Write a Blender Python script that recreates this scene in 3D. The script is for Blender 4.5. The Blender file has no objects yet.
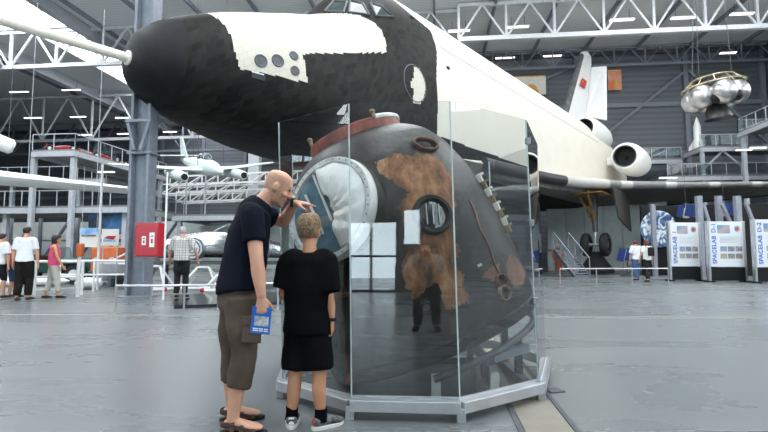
import bpy, bmesh, math, random
from mathutils import Vector, Matrix, noise
random.seed(7)
V = Vector
S = bpy.context.scene
COL = S.collection
PI = math.pi
rad = math.radians

# ------------------------------------------------------------------ camera
F = 500.0
PITCH = math.atan(39 / F)
EYE = V((0, 0, 1.1))
_c, _s = math.cos(PITCH), math.sin(PITCH)

def ray(px, py):
    x = (px - 384) / F
    u = (216 - py) / F
    return V((x, _c - u * _s, _s + u * _c))

def at(px, py, Y):
    r = ray(px, py)
    return EYE + r * (Y / r.y)

def floor_at(px, py):
    r = ray(px, py)
    return EYE + r * (-EYE.z / r.z)

cam = bpy.data.cameras.new('camera')
cam.sensor_width = 36
cam.lens = 36 * F / 768
cam.clip_end = 400
cam.clip_start = 0.02
camo = bpy.data.objects.new('camera', cam)
COL.objects.link(camo)
camo.location = EYE
camo.rotation_euler = (PI / 2 + PITCH, 0, 0)
S.camera = camo

# ------------------------------------------------------------------ materials
def nodes(m):
    m.use_nodes = True
    return m.node_tree.nodes, m.node_tree.links

def mat(name, col, rough=.5, metal=0.0, var=0.0, vscale=6.0, bump=0.0, bscale=40.0, emit=None, estr=1.0, stretch=(1, 1, 1), col2=None, spec=.5, coords='Object'):
    m = bpy.data.materials.new(name)
    n, l = nodes(m)
    b = n['Principled BSDF']
    b.inputs['Base Color'].default_value = (*col, 1)
    b.inputs['Roughness'].default_value = rough
    b.inputs['Metallic'].default_value = metal
    b.inputs['Specular IOR Level'].default_value = spec
    tc = n.new('ShaderNodeTexCoord')
    mp = n.new('ShaderNodeMapping')
    mp.inputs['Scale'].default_value = stretch
    l.new(tc.outputs[coords], mp.inputs['Vector'])
    if var > 0 or col2:
        t = n.new('ShaderNodeTexNoise')
        t.inputs['Scale'].default_value = vscale
        t.inputs['Detail'].default_value = 5
        l.new(mp.outputs[0], t.inputs['Vector'])
        r = n.new('ShaderNodeValToRGB')
        c2 = col2 or tuple(min(1, c * (1 + var)) for c in col)
        c1 = col if col2 else tuple(c * (1 - var) for c in col)
        r.color_ramp.elements[0].position = .35
        r.color_ramp.elements[1].position = .65
        r.color_ramp.elements[0].color = (*c1, 1)
        r.color_ramp.elements[1].color = (*c2, 1)
        l.new(t.outputs['Fac'], r.inputs['Fac'])
        l.new(r.outputs['Color'], b.inputs['Base Color'])
    if bump > 0:
        t2 = n.new('ShaderNodeTexNoise')
        t2.inputs['Scale'].default_value = bscale
        t2.inputs['Detail'].default_value = 4
        l.new(mp.outputs[0], t2.inputs['Vector'])
        bp = n.new('ShaderNodeBump')
        bp.inputs['Strength'].default_value = bump
        bp.inputs['Distance'].default_value = .02
        l.new(t2.outputs['Fac'], bp.inputs['Height'])
        l.new(bp.outputs['Normal'], b.inputs['Normal'])
    if emit:
        b.inputs['Emission Color'].default_value = (*emit, 1)
        b.inputs['Emission Strength'].default_value = estr
    return m

def glass_mat(name, tint=(.97, .985, .98), ior=1.5, rough=0.0, boost=1.0):
    m = bpy.data.materials.new(name)
    n, l = nodes(m)
    n.remove(n['Principled BSDF'])
    tr = n.new('ShaderNodeBsdfTransparent')
    tr.inputs['Color'].default_value = (*tint, 1)
    gl = n.new('ShaderNodeBsdfGlossy')
    gl.inputs['Roughness'].default_value = rough
    ge = n.new('ShaderNodeNewGeometry')
    dt = n.new('ShaderNodeVectorMath')
    dt.operation = 'DOT_PRODUCT'
    l.new(ge.outputs['Normal'], dt.inputs[0])
    l.new(ge.outputs['Incoming'], dt.inputs[1])
    def mth(op, a, b=None):
        q = n.new('ShaderNodeMath')
        q.operation = op
        for k, v in enumerate((a, b)):
            if v is None: continue
            if isinstance(v, (int, float)): q.inputs[k].default_value = v
            else: l.new(v, q.inputs[k])
        return q.outputs[0]
    f0 = ((ior - 1) / (ior + 1)) ** 2
    cosn = mth('ABSOLUTE', dt.outputs['Value'])
    pw = mth('POWER', mth('SUBTRACT', 1.0, cosn), 5.0)
    fac = mth('MULTIPLY', mth('ADD', mth('MULTIPLY', pw, 1 - f0), f0), boost)
    fac = mth('MINIMUM', fac, 1.0)
    mx = n.new('ShaderNodeMixShader')
    l.new(fac, mx.inputs[0])
    l.new(tr.outputs[0], mx.inputs[1])
    l.new(gl.outputs[0], mx.inputs[2])
    l.new(mx.outputs[0], n['Material Output'].inputs['Surface'])
    return m

def tile_mat(name, c1, c2, mortar, bw, bh, rough=.6, msize=.02, bump=.15, mul=.4):
    m = bpy.data.materials.new(name)
    n, l = nodes(m)
    b = n['Principled BSDF']
    tc = n.new('ShaderNodeTexCoord')
    br = n.new('ShaderNodeTexBrick')
    br.offset = .5
    br.inputs['Color1'].default_value = (*c1, 1)
    br.inputs['Color2'].default_value = (*c2, 1)
    br.inputs['Mortar'].default_value = (*mortar, 1)
    br.inputs['Scale'].default_value = 1
    br.inputs['Mortar Size'].default_value = msize
    br.inputs['Brick Width'].default_value = bw
    br.inputs['Row Height'].default_value = bh
    l.new(tc.outputs['UV'], br.inputs['Vector'])
    ns = n.new('ShaderNodeTexNoise')
    ns.inputs['Scale'].default_value = 1.3
    ns.inputs['Detail'].default_value = 6
    l.new(tc.outputs['Object'], ns.inputs['Vector'])
    mx = n.new('ShaderNodeMix')
    mx.data_type = 'RGBA'
    mx.blend_type = 'MULTIPLY'
    mx.inputs['Factor'].default_value = mul
    rp = n.new('ShaderNodeValToRGB')
    rp.color_ramp.elements[0].position = .3
    rp.color_ramp.elements[0].color = (.55, .52, .5, 1)
    rp.color_ramp.elements[1].position = .7
    l.new(ns.outputs['Fac'], rp.inputs['Fac'])
    l.new(br.outputs['Color'], mx.inputs['A'])
    l.new(rp.outputs['Color'], mx.inputs['B'])
    l.new(mx.outputs['Result'], b.inputs['Base Color'])
    b.inputs['Roughness'].default_value = rough
    b.inputs['Specular IOR Level'].default_value = .14
    bp = n.new('ShaderNodeBump')
    bp.inputs['Strength'].default_value = bump
    bp.inputs['Distance'].default_value = .02
    bp.invert = True
    l.new(br.outputs['Fac'], bp.inputs['Height'])
    l.new(bp.outputs['Normal'], b.inputs['Normal'])
    return m

M = {}
M['steel_blue'] = mat('painted blue grey steel', (.2, .22, .26), .5, var=.1)
M['steel_light'] = mat('painted light grey steel', (.42, .44, .47), .45, var=.08)
M['steel_mid'] = mat('mid grey lilac steel', (.25, .26, .30), .5, var=.08)
M['truss'] = mat('pale grey truss steel', (.6, .62, .64), .45, var=.06)
M['steel_white'] = mat('white painted steel', (.74, .74, .73), .4, var=.05)
M['steel_dark'] = mat('dark painted steel', (.07, .075, .085), .45, var=.1)
M['inox'] = mat('brushed stainless', (.62, .63, .64), .28, metal=.9, var=.05)
M['alu'] = mat('satin aluminium', (.6, .61, .63), .38, metal=.85, var=.06)
M['black'] = mat('black paint', (.010, .010, .011), .5, spec=.25)
M['rubber'] = mat('black rubber', (.014, .014, .015), .75, var=.2)
M['white'] = mat('white paint', (.8, .8, .78), .4, var=.03)
M['cream'] = mat('cream paint', (.74, .7, .6), .45, var=.04)
M['red'] = mat('red enamel', (.45, .02, .035), .35, var=.06)
M['lamp'] = mat('lamp diffuser', (.9, .9, .9), .5, emit=(1, .95, .86), estr=2.6)
M['lampcool'] = mat('cool lamp diffuser', (.9, .9, .9), .5, emit=(.85, .92, 1), estr=2.6)
M['rail_glass'] = glass_mat('railing glass', (.8, .85, .86), 1.45)
M['case_glass'] = glass_mat('case glass', (.955, .97, .968), 1.5, boost=2.1)

# ------------------------------------------------------------------ mesh builder
class MB:
    def __init__(s):
        s.bm = bmesh.new()
        s.uv = None
    def face(s, vs, mi=0):
        try:
            f = s.bm.faces.new(vs)
            f.material_index = mi
            return f
        except ValueError:
            return None
    def box(s, c, size, R=None, mi=0):
        c = V(c)
        vs = []
        for dx in (-.5, .5):
            for dy in (-.5, .5):
                for dz in (-.5, .5):
                    p = V((dx * size[0], dy * size[1], dz * size[2]))
                    if R is not None:
                        p = R @ p
                    vs.append(s.bm.verts.new(c + p))
        for q in ((0, 1, 3, 2), (4, 6, 7, 5), (0, 4, 5, 1), (2, 3, 7, 6), (0, 2, 6, 4), (1, 5, 7, 3)):
            s.face([vs[i] for i in q], mi)
        return s
    def bar(s, p, q, w, h=None, up=(0, 0, 1), mi=0):
        p, q = V(p), V(q)
        d = (q - p)
        L = d.length
        if L < 1e-6:
            return s
        d.normalize()
        up = V(up)
        if abs(d.dot(up)) > .98:
            up = V((1, 0, 0)) if abs(d.x) < .9 else V((0, 1, 0))
        x = d.cross(up).normalized()
        z = x.cross(d)
        R = Matrix((x, d, z)).transposed()
        return s.box((p + q) / 2, (w, L, h or w), R, mi)
    def tube(s, pts, r, seg=10, closed=False, cap=True, ref=None, mi=0, flat=1.0):
        pts = [V(p) for p in pts]
        n = len(pts)
        rs = r if isinstance(r, (list, tuple)) else [r] * n
        rings = []
        prev = V(ref) if ref is not None else None
        for i, p in enumerate(pts):
            if closed:
                d = pts[(i + 1) % n] - pts[i - 1]
            else:
                d = pts[min(i + 1, n - 1)] - pts[max(i - 1, 0)]
            d.normalize()
            a = prev if prev is not None else (V((0, 0, 1)) if abs(d.z) < .9 else V((1, 0, 0)))
            x = a - d * a.dot(d)
            if x.length < 1e-5:
                x = d.orthogonal()
            x.normalize()
            y = d.cross(x)
            if ref is None:
                prev = x
            rr = rs[i] if isinstance(rs[i], (tuple, list)) else (rs[i], rs[i] * flat)
            rings.append([s.bm.verts.new(p + x * rr[0] * math.cos(2 * PI * k / seg) + y * rr[1] * math.sin(2 * PI * k / seg)) for k in range(seg)])
        m = n if closed else n - 1
        for i in range(m):
            a, b = rings[i], rings[(i + 1) % n]
            for k in range(seg):
                s.face((a[k], a[(k + 1) % seg], b[(k + 1) % seg], b[k]), mi)
        if cap and not closed:
            s.face(list(reversed(rings[0])), mi)
            s.face(rings[-1], mi)
        return s
    def lathe(s, prof, c=(0, 0, 0), R=None, seg=32, cap0=True, cap1=True, mi=0):
        c = V(c)
        rings = []
        for r, z in prof:
            ring = []
            for k in range(seg):
                a = 2 * PI * k / seg
                p = V((r * math.cos(a), r * math.sin(a), z))
                if R is not None:
                    p = R @ p
                ring.append(s.bm.verts.new(c + p))
            rings.append(ring)
        for a, b in zip(rings, rings[1:]):
            for k in range(seg):
                s.face((a[k], a[(k + 1) % seg], b[(k + 1) % seg], b[k]), mi)
        if cap0:
            s.face(list(reversed(rings[0])), mi)
        if cap1:
            s.face(rings[-1], mi)
        return s
    def ell(s, c, r, R=None, seg=16, rings=10, mi=0):
        prof = []
        c = V(c)
        vs = []
        for i in range(1, rings):
            t = PI * i / rings
            row = []
            for k in range(seg):
                a = 2 * PI * k / seg
                p = V((r[0] * math.sin(t) * math.cos(a), r[1] * math.sin(t) * math.sin(a), -r[2] * math.cos(t)))
                if R is not None:
                    p = R @ p
                row.append(s.bm.verts.new(c + p))
            vs.append(row)
        b = V((0, 0, -r[2]))
        t = V((0, 0, r[2]))
        if R is not None:
            b, t = R @ b, R @ t
        vb, vt = s.bm.verts.new(c + b), s.bm.verts.new(c + t)
        for a, bb in zip(vs, vs[1:]):
            for k in range(seg):
                s.face((a[k], a[(k + 1) % seg], bb[(k + 1) % seg], bb[k]), mi)
        for k in range(seg):
            s.face((vb, vs[0][(k + 1) % seg], vs[0][k]), mi)
            s.face((vt, vs[-1][k], vs[-1][(k + 1) % seg]), mi)
        return s
    def prism(s, poly, d, mi=0):
        """closed solid: polygon (3D points) pushed along d"""
        d = V(d)
        a = [s.bm.verts.new(V(p)) for p in poly]
        b = [s.bm.verts.new(V(p) + d) for p in poly]
        s.face(list(reversed(a)), mi)
        s.face(b, mi)
        n = len(a)
        for k in range(n):
            s.face((a[k], a[(k + 1) % n], b[(k + 1) % n], b[k]), mi)
        return s
    def loft(s, rings, cap=True, closed_ring=True, mi=0):
        rs = [[s.bm.verts.new(V(p)) for p in r] for r in rings]
        n = len(rs[0])
        for a, b in zip(rs, rs[1:]):
            for k in range(n if closed_ring else n - 1):
                s.face((a[k], a[(k + 1) % n], b[(k + 1) % n], b[k]), mi)
        if cap:
            s.face(list(reversed(rs[0])), mi)
            s.face(rs[-1], mi)
        return s

WM = {}

def link(o):
    COL.objects.link(o)
    return o

def make(name, mb, m, parent=None, smooth=False, bevel=0, auto=True, world=True, fix=True):
    bm = mb.bm if isinstance(mb, MB) else mb
    if fix:
        bmesh.ops.recalc_face_normals(bm, faces=bm.faces)
    W = WM.get(parent) if parent else None
    if W is not None and world:
        bmesh.ops.transform(bm, matrix=W.inverted(), verts=bm.verts)
    me = bpy.data.meshes.new(name)
    if smooth:
        for f in bm.faces:
            f.smooth = True
    bm.to_mesh(me)
    bm.free()
    for x in (m if isinstance(m, (list, tuple)) else [m]):
        me.materials.append(M[x] if isinstance(x, str) else x)
    if smooth and auto:
        try:
            me.set_sharp_from_angle(angle=rad(38))
        except Exception:
            pass
    o = link(bpy.data.objects.new(name, me))
    if parent:
        o.parent = parent
        WM[o] = W if W is not None else Matrix()
    else:
        WM[o] = Matrix()
    if bevel:
        b = o.modifiers.new('bevel', 'BEVEL')
        b.width = bevel
        b.segments = 2
        b.limit_method = 'ANGLE'
    return o

def tag(o, label=None, cat=None, group=None, kind=None):
    if label: o['label'] = label
    if cat: o['category'] = cat
    if group: o['group'] = group
    if kind: o['kind'] = kind
    return o

def thing(name, label, cat, loc=(0, 0, 0), rz=0, group=None):
    o = link(bpy.data.objects.new(name, None))
    o.empty_display_size = .2
    o.location = loc
    o.rotation_euler = (0, 0, rz)
    WM[o] = Matrix.Translation(V(loc)) @ Matrix.Rotation(rz, 4, 'Z')
    return tag(o, label, cat, group)

def struct(name, mb, m, **k):
    return tag(make(name, mb, m, **k), kind='structure')

def dup(root, loc, rz=None, label=None, group=None):
    r = root.copy()
    COL.objects.link(r)
    r.location = loc
    if rz is not None:
        r.rotation_euler = (0, 0, rz)
    if label: r['label'] = label
    if group: r['group'] = group
    for ch in list(root.children):
        c = ch.copy()
        COL.objects.link(c)
        c.parent = r
        for g in ch.children:
            d = g.copy()
            COL.objects.link(d)
            d.parent = c
    return r

def text(name, s, size, m, parent, o, right, up, depth=.004, align='LEFT'):
    cu = bpy.data.curves.new(name, 'FONT')
    cu.body = s
    cu.size = size
    cu.extrude = depth
    cu.align_x = align
    cu.offset = size * .015
    tmp = bpy.data.objects.new('tmp_text', cu)
    COL.objects.link(tmp)
    dg = bpy.context.evaluated_depsgraph_get()
    me = bpy.data.meshes.new_from_object(tmp.evaluated_get(dg))
    COL.objects.unlink(tmp)
    bpy.data.objects.remove(tmp)
    bm = bmesh.new()
    bm.from_mesh(me)
    bpy.data.meshes.remove(me)
    right, up = V(right).normalized(), V(up).normalized()
    R = Matrix((right, up, right.cross(up))).transposed().to_4x4()
    bmesh.ops.transform(bm, matrix=Matrix.Translation(V(o)) @ R, verts=bm.verts)
    return make(name, bm, m, parent, fix=False, world=False)

def evaluated(bm, *mods):
    """bake modifiers into a fresh bmesh"""
    me = bpy.data.meshes.new('tmp')
    bm.to_mesh(me)
    bm.free()
    o = bpy.data.objects.new('tmp', me)
    COL.objects.link(o)
    for kind, props in mods:
        md = o.modifiers.new('m', kind)
        for k, v in props.items():
            setattr(md, k, v)
    dg = bpy.context.evaluated_depsgraph_get()
    me2 = bpy.data.meshes.new_from_object(o.evaluated_get(dg))
    COL.objects.unlink(o)
    bpy.data.objects.remove(o)
    bpy.data.meshes.remove(me)
    b2 = bmesh.new()
    b2.from_mesh(me2)
    bpy.data.meshes.remove(me2)
    return b2

def remesh(mb, voxel, smooth=2):
    bm = mb.bm
    bmesh.ops.recalc_face_normals(bm, faces=bm.faces)
    b2 = evaluated(bm, ('REMESH', dict(mode='VOXEL', voxel_size=voxel, use_smooth_shade=True)))
    for _ in range(smooth):
        bmesh.ops.smooth_vert(b2, verts=b2.verts, factor=.5, use_axis_x=True, use_axis_y=True, use_axis_z=True)
    return b2

# hall frame: u to the right along the trusses, v away from us along the hall
HA = math.atan(52 / F)
def H(u, v, z):
    return V((u * math.cos(HA) + v * math.sin(HA), -u * math.sin(HA) + v * math.cos(HA), z))
def toH(p):
    return (p[0] * math.cos(HA) - p[1] * math.sin(HA), p[0] * math.sin(HA) + p[1] * math.cos(HA), p[2])
HU, HV = H(1, 0, 0), H(0, 1, 0)
HR = Matrix((HU, HV, V((0, 0, 1)))).transposed()
def hbox(mb, u0, u1, v0, v1, z0, z1, mi=0):
    return mb.box(H((u0 + u1) / 2, (v0 + v1) / 2, (z0 + z1) / 2), (abs(u1 - u0), abs(v1 - v0), abs(z1 - z0)), HR, mi)
# ================================================================== THE HALL
ROOF = 21.9
def floor_material():
    m = bpy.data.materials.new('polished grey concrete')
    n, l = nodes(m)
    b = n['Principled BSDF']
    tc = n.new('ShaderNodeTexCoord')
    mp = n.new('ShaderNodeMapping')
    mp.inputs['Scale'].default_value = (.32, .8, 1)
    mp.inputs['Rotation'].default_value = (0, 0, .35)
    l.new(tc.outputs['Object'], mp.inputs['Vector'])
    t = n.new('ShaderNodeTexNoise')
    t.inputs['Scale'].default_value = .9
    t.inputs['Detail'].default_value = 7
    t.inputs['Roughness'].default_value = .6
    t.inputs['Distortion'].default_value = .5
    l.new(mp.outputs[0], t.inputs['Vector'])
    r = n.new('ShaderNodeValToRGB')
    r.color_ramp.elements[0].position = .2
    r.color_ramp.elements[1].position = .85
    r.color_ramp.elements[0].color = (.115, .128, .132, 1)
    r.color_ramp.elements[1].color = (.168, .182, .186, 1)
    l.new(t.outputs['Fac'], r.inputs['Fac'])
    l.new(r.outputs['Color'], b.inputs['Base Color'])
    r2 = n.new('ShaderNodeMapRange')
    r2.inputs['To Min'].default_value = .2
    r2.inputs['To Max'].default_value = .36
    l.new(t.outputs['Fac'], r2.inputs['Value'])
    l.new(r2.outputs[0], b.inputs['Roughness'])
    return m
M['floor'] = floor_material()

def ribbed(name, col, period, axis, depth=.02, rough=.5, darker=.8, rot=HA):
    m = bpy.data.materials.new(name)
    n, l = nodes(m)
    b = n['Principled BSDF']
    tc = n.new('ShaderNodeTexCoord')
    mp = n.new('ShaderNodeMapping')
    mp.inputs['Rotation'].default_value = (0, 0, rot)
    l.new(tc.outputs['Object'], mp.inputs['Vector'])
    w = n.new('ShaderNodeTexWave')
    w.wave_type = 'BANDS'
    w.bands_direction = axis
    w.inputs['Scale'].default_value = 1 / period / 3.183 * 2
    w.inputs['Distortion'].default_value = 0
    l.new(mp.outputs[0], w.inputs['Vector'])
    r = n.new('ShaderNodeValToRGB')
    r.color_ramp.elements[0].color = (*[c * darker for c in col], 1)
    r.color_ramp.elements[1].color = (*col, 1)
    r.color_ramp.elements[0].position = .2
    r.color_ramp.elements[1].position = .5
    l.new(w.outputs['Fac'], r.inputs['Fac'])
    l.new(r.outputs['Color'], b.inputs['Base Color'])
    b.inputs['Roughness'].default_value = rough
    bp = n.new('ShaderNodeBump')
    bp.inputs['Strength'].default_value = .6
    bp.inputs['Distance'].default_value = depth
    l.new(w.outputs['Fac'], bp.inputs['Height'])
    l.new(bp.outputs['Normal'], b.inputs['Normal'])
    return m
M['roof'] = ribbed('ribbed metal roof', (.78, .79, .79), .55, 'Y')
M['cladding'] = ribbed('ribbed blue grey wall cladding', (.135, .148, .168), 1.1, 'Z')
M['cladding_pale'] = mat('pale grey green wall panel', (.66, .71, .69), .5, var=.06, vscale=1.5)
M['cladding_dark'] = mat('dark grey wall panel', (.055, .06, .062), .6, var=.1)
M['skylight'] = mat('daylight in skylight glazing', (.9, .9, .9), .4, emit=(.93, .97, 1), estr=7.0)
M['fill_glow'] = mat('added glow for roof and tail', (.9, .9, .9), .4, emit=(.95, .97, 1), estr=4.5)  # glow of the added panel on the right wall
M['joint'] = mat('floor joint filler', (.2, .2, .185), .5, var=.05)
M['channel'] = mat('beige floor cover boards', (.22, .2, .165), .5, var=.12, vscale=3)

mb = MB()
hbox(mb, -84, 45, -16, 82, -.2, 0)
struct('floor', mb, 'floor')

# roof, with the skylight strips left open and glazed
VB, VL = 52.0, 76.0          # back wall right, back wall of the longer left bay
UR, UL, US = 32.6, -78.0, -3.0
strips = [(-42.0, -32.4, -10, 41.0), (-37.4, -32.4, 41.6, 74.5), (-22, -14, -10, 37), (-4, 4, -10, 37), (13, 21, -10, 37)]  # last three are out of view, added for more light in the hall
def grid_with_holes(u0, u1, v0, v1, holes):
    us = sorted({u0, u1, *[h[0] for h in holes], *[h[1] for h in holes]})
    vs = sorted({v0, v1, *[h[2] for h in holes], *[h[3] for h in holes]})
    for a, b in zip(us, us[1:]):
        for c, d in zip(vs, vs[1:]):
            mu, mv = (a + b) / 2, (c + d) / 2
            if not any(h[0] < mu < h[1] and h[2] < mv < h[3] for h in holes):
                yield a, b, c, d
mb = MB()
for a, b, c, d in grid_with_holes(UL, US, -12, VL, strips[:3] + [(-4, US, -10, 37)]):
    hbox(mb, a, b, c, d, ROOF, ROOF + .3)
for a, b, c, d in grid_with_holes(US, UR, -12, VB, [(US, 4, -10, 37), strips[4]]):
    hbox(mb, a, b, c, d, ROOF, ROOF + .3)
struct('ceiling', mb, 'roof')
for i, (a, b, c, d) in enumerate(strips):
    mb = MB()
    hbox(mb, a, b, c, d, ROOF + .12, ROOF + .2)
    o = struct('window_%d' % (i + 1), mb, 'skylight')
    fr = MB()
    v = c
    while v < d:
        hbox(fr, a, b, v - .05, v + .05, ROOF + .0, ROOF + .1)
        v += 3.0
    make('window_frame', fr, 'steel_light', o)

# purlins under the roof
mb = MB()
for u in [-46, -43, -30, -25, -20, -15, -10, -5, 0, 5, 10, 15, 20, 25, 30]:
    hbox(mb, u - .09, u + .09, 30, VL if u < US else VB, ROOF - .35, ROOF)
struct('trim_1', mb, 'steel_blue')
mb = MB()
hbox(mb, US, UR, VB - .25, VB, ROOF - .45, ROOF - .02)
hbox(mb, UL, US, VL - .25, VL, ROOF - .45, ROOF - .02)
struct('trim_2', mb, 'steel_dark')

# walls
mb = MB(); hbox(mb, US, UR + .3, VB, VB + .3, 0, ROOF); struct('wall_back', mb, 'cladding')
mb = MB(); hbox(mb, US - .3, US, VB, VL, 0, ROOF); struct('wall_return', mb, 'cladding')
mb = MB(); hbox(mb, UL, US, VL, VL + .3, 0, ROOF); struct('wall_back_left', mb, 'cladding')
mb = MB(); hbox(mb, UL - .3, UL, -18, VL + .3, 0, ROOF); struct('wall_left', mb, 'cladding')
mb = MB(); hbox(mb, UR, UR + .3, -12, VB, 0, ROOF); struct('wall_right', mb, 'cladding')
# clerestory panel added out of view on the right wall, lights roof and tail
mb = MB(); hbox(mb, UR - .12, UR - .04, -6, 37, 12.2, 20.2); o = struct('window_10', mb, 'fill_glow')
fr = MB()
for v in range(-6, 38, 4):
    hbox(fr, UR - .2, UR - .12, v - .06, v + .06, 12.2, 20.2)
make('window_frame', fr, 'steel_light', o)
# steel frame standing on the back wall and the right wall
mb = MB()
for u in (4, 14.5, 25.0, 32.2):
    hbox(mb, u - .22, u + .22, VB - .35, VB, 0, ROOF - .45)
for z in (6.0, 11.2, 16.2):
    hbox(mb, US, UR, VB - .3, VB, z - .22, z + .22)
for u0, z0, u1, z1 in ((14.5, 11.2, 25, 19.5), (25, 11.2, 14.5, 3.5), (4, 16, 14.5, 20.5), (25.2, 19.5, 32.2, 12)):
    mb.bar(H(u0, VB - .4, z0), H(u1, VB - .4, z1), .25)
struct('trim_3', mb, 'steel_blue')
mb = MB()
for v in (50, 44, 36, 28):
    hbox(mb, UR - .5, UR, v - .25, v + .25, 0, ROOF)
for z in (6.0, 11.2, 16.2):
    hbox(mb, UR - .3, UR, 10, VB, z - .2, z + .2)
for v0, z0, v1, z1 in ((50, 20, 44, 13.5), (44, 13, 36, 20), (50, 14, 44, 7)):
    mb.bar(H(UR - .35, v0, z0), H(UR - .35, v1, z1), .25)
struct('trim_4', mb, 'steel_blue')
mb = MB()
for u in (-44, -37, -30, -23, -16, -9):
    hbox(mb, u - .22, u + .22, VL - .35, VL, 0, ROOF - .45)
for z in (5.5, 10.5, 15.5):
    hbox(mb, UL, US, VL - .3, VL, z - .2, z + .2)
for u0, u1 in ((-30, -23), (-23, -16), (-16, -9)):
    mb.bar(H(u0, VL - .4, 5.5), H(u1, VL - .4, 15.5), .25)
struct('trim_5', mb, 'steel_blue')

# facade behind the photographer: dark wall with small street windows, and large unseen ones added for front light
holes = [(-2.95, -1.42, 0.03, 2.05), (-1.25, -.72, 1.35, 2.4), (-28, -14, 3, 17), (9, 23, 3, 17), (-4.5, 3.8, 9, 17)]
mb = MB()
for a, b, c, d in grid_with_holes(-82, 40, 0, ROOF, holes):
    mb.box(((a + b) / 2, -7.65, (c + d) / 2), (b - a, .3, d - c))
struct('wall_front', mb, 'cladding_dark')
for i, (a, b, c, d) in enumerate(holes):
    fr = MB()
    step = .72 if b - a < 4 else 2.4
    k = 0
    nu = max(1, round((b - a) / step)); nz = max(1, round((d - c) / (.9 if b - a < 4 else 3)))
    for j in range(nu + 1):
        x = a + (b - a) * j / nu
        fr.box((x, -7.6, (c + d) / 2), (.06, .12, d - c))
    for j in range(nz + 1):
        z = c + (d - c) * j / nz
        fr.box(((a + b) / 2, -7.6, z), (b - a, .1, .06))
    o = struct('window_%d' % (i + 6), fr, 'steel_dark')
    g = MB(); g.box(((a + b) / 2, -7.6, (c + d) / 2), (b - a, .01, d - c))
    make('pane', g, 'rail_glass', o)

# floor seam and the board-covered channel that runs under the glass case
mb = MB()
a, b = floor_at(-60, 314.5), floor_at(830, 318.5)
mb.bar(a + V((0, 0, .001)), b + V((0, 0, .001)), .13, .006)
struct('trim_6', mb, 'joint')
mb = MB()
a, b = V((.93, 2.2, .002)), V((1.62, 9.0, .002))
mb.bar(a, b, .3, .008)
mbs = MB()
sd = (b - a).normalized().cross(V((0, 0, 1)))
for k in (-1, 1):
    mbs.bar(a + sd * .175 * k, b + sd * .175 * k, .035, .012)
for k in range(1, 8):
    p = a.lerp(b, k / 8)
    mbs.bar(p - sd * .15, p + sd * .15, .012, .011)
struct('trim_7', mb, 'channel')
struct('trim_8', mbs, 'steel_dark')

# roof trusses
def truss(name, a, b, depth, n, m, w=.28, label=None):
    mb = MB()
    a, b = V(a), V(b)
    dz = V((0, 0, depth))
    mb.bar(a, b, w * 1.25)
    mb.bar(a + dz, b + dz, w)
    for k in range(n):
        p0 = a.lerp(b, k / n); p1 = a.lerp(b, (k + .5) / n); p2 = a.lerp(b, (k + 1) / n)
        mb.bar(p0, p0 + dz, w * .7)
        mb.bar(p0, p1 + dz, w * .55)
        mb.bar(p2, p1 + dz, w * .55)
    mb.bar(b, b + dz, w * .7)
    return struct(name, mb, m)
truss('roof_truss', H(2, 40.3, 18.75), H(UR, 40.3, 18.75), 2.9, 8, 'truss')
truss('roof_truss', H(-62, 41.3, 18.4), H(2, 41.3, 18.4), 3.3, 14, 'truss')
truss('roof_truss', H(-70, 58, 15.6), H(US, 58, 15.6), 5.6, 10, 'truss')
truss('roof_truss', H(US, 50.5, 19.9), H(UR, 50.5, 19.9), 1.8, 12, 'steel_blue', .18)
truss('roof_truss', H(-72, 70, 16.6), H(US, 70, 16.6), 4.6, 10, 'steel_blue')
# left valley girders seen below the skylight
mb = MB()
hbox(mb, -31.8, -31.2, 30, VL, ROOF - 1.0, ROOF)
hbox(mb, -43, -42.4, 30, VL, ROOF - 1.2, ROOF)
mb.bar(H(-40, 41.3, 18.5), H(-34, 30, 21.6), .35)
mb.bar(H(-46, 41.3, 18.5), H(-38, 32, 21.6), .35)
struct('trim_9', mb, 'steel_light')

# the big steel column on the left
c0 = floor_at(138, 297)
cu, cv, _ = toH(c0)
mb = MB()
hbox(mb, cu - .28, cu - .20, cv - .2, cv + .2, 0, ROOF)
hbox(mb, cu + .20, cu + .28, cv - .2, cv + .2, 0, ROOF)
hbox(mb, cu - .20, cu + .20, cv - .03, cv + .03, 0, ROOF)
hbox(mb, cu - .4, cu + .4, cv - .3, cv + .3, 0, .04)
for z in (3.8, 8.6):
    hbox(mb, cu - .35, cu + .35, cv - .22, cv + .22, z - .03, z + .03)
for s in (-1, 1):
    mb.bar(H(cu + .08 * s, cv - .27, 3.85), H(cu + .30 * s, cv - .27, 4.6), .08)
hbox(mb, cu - .36, cu + .36, cv - .32, cv - .22, 4.6, 4.68)
struct('steel_column', mb, 'steel_blue', bevel=.012)

# more light columns deep in the hall
for px, y0, Y in ((253, 145, 45), (432, 0, 45)):
    p = at(px, 255, Y); u, v, _ = toH(p)
    mb = MB(); hbox(mb, u - .5, u + .5, v - .35, v + .35, 0, ROOF - 3)
    struct('steel_column', mb, 'steel_light')

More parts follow.
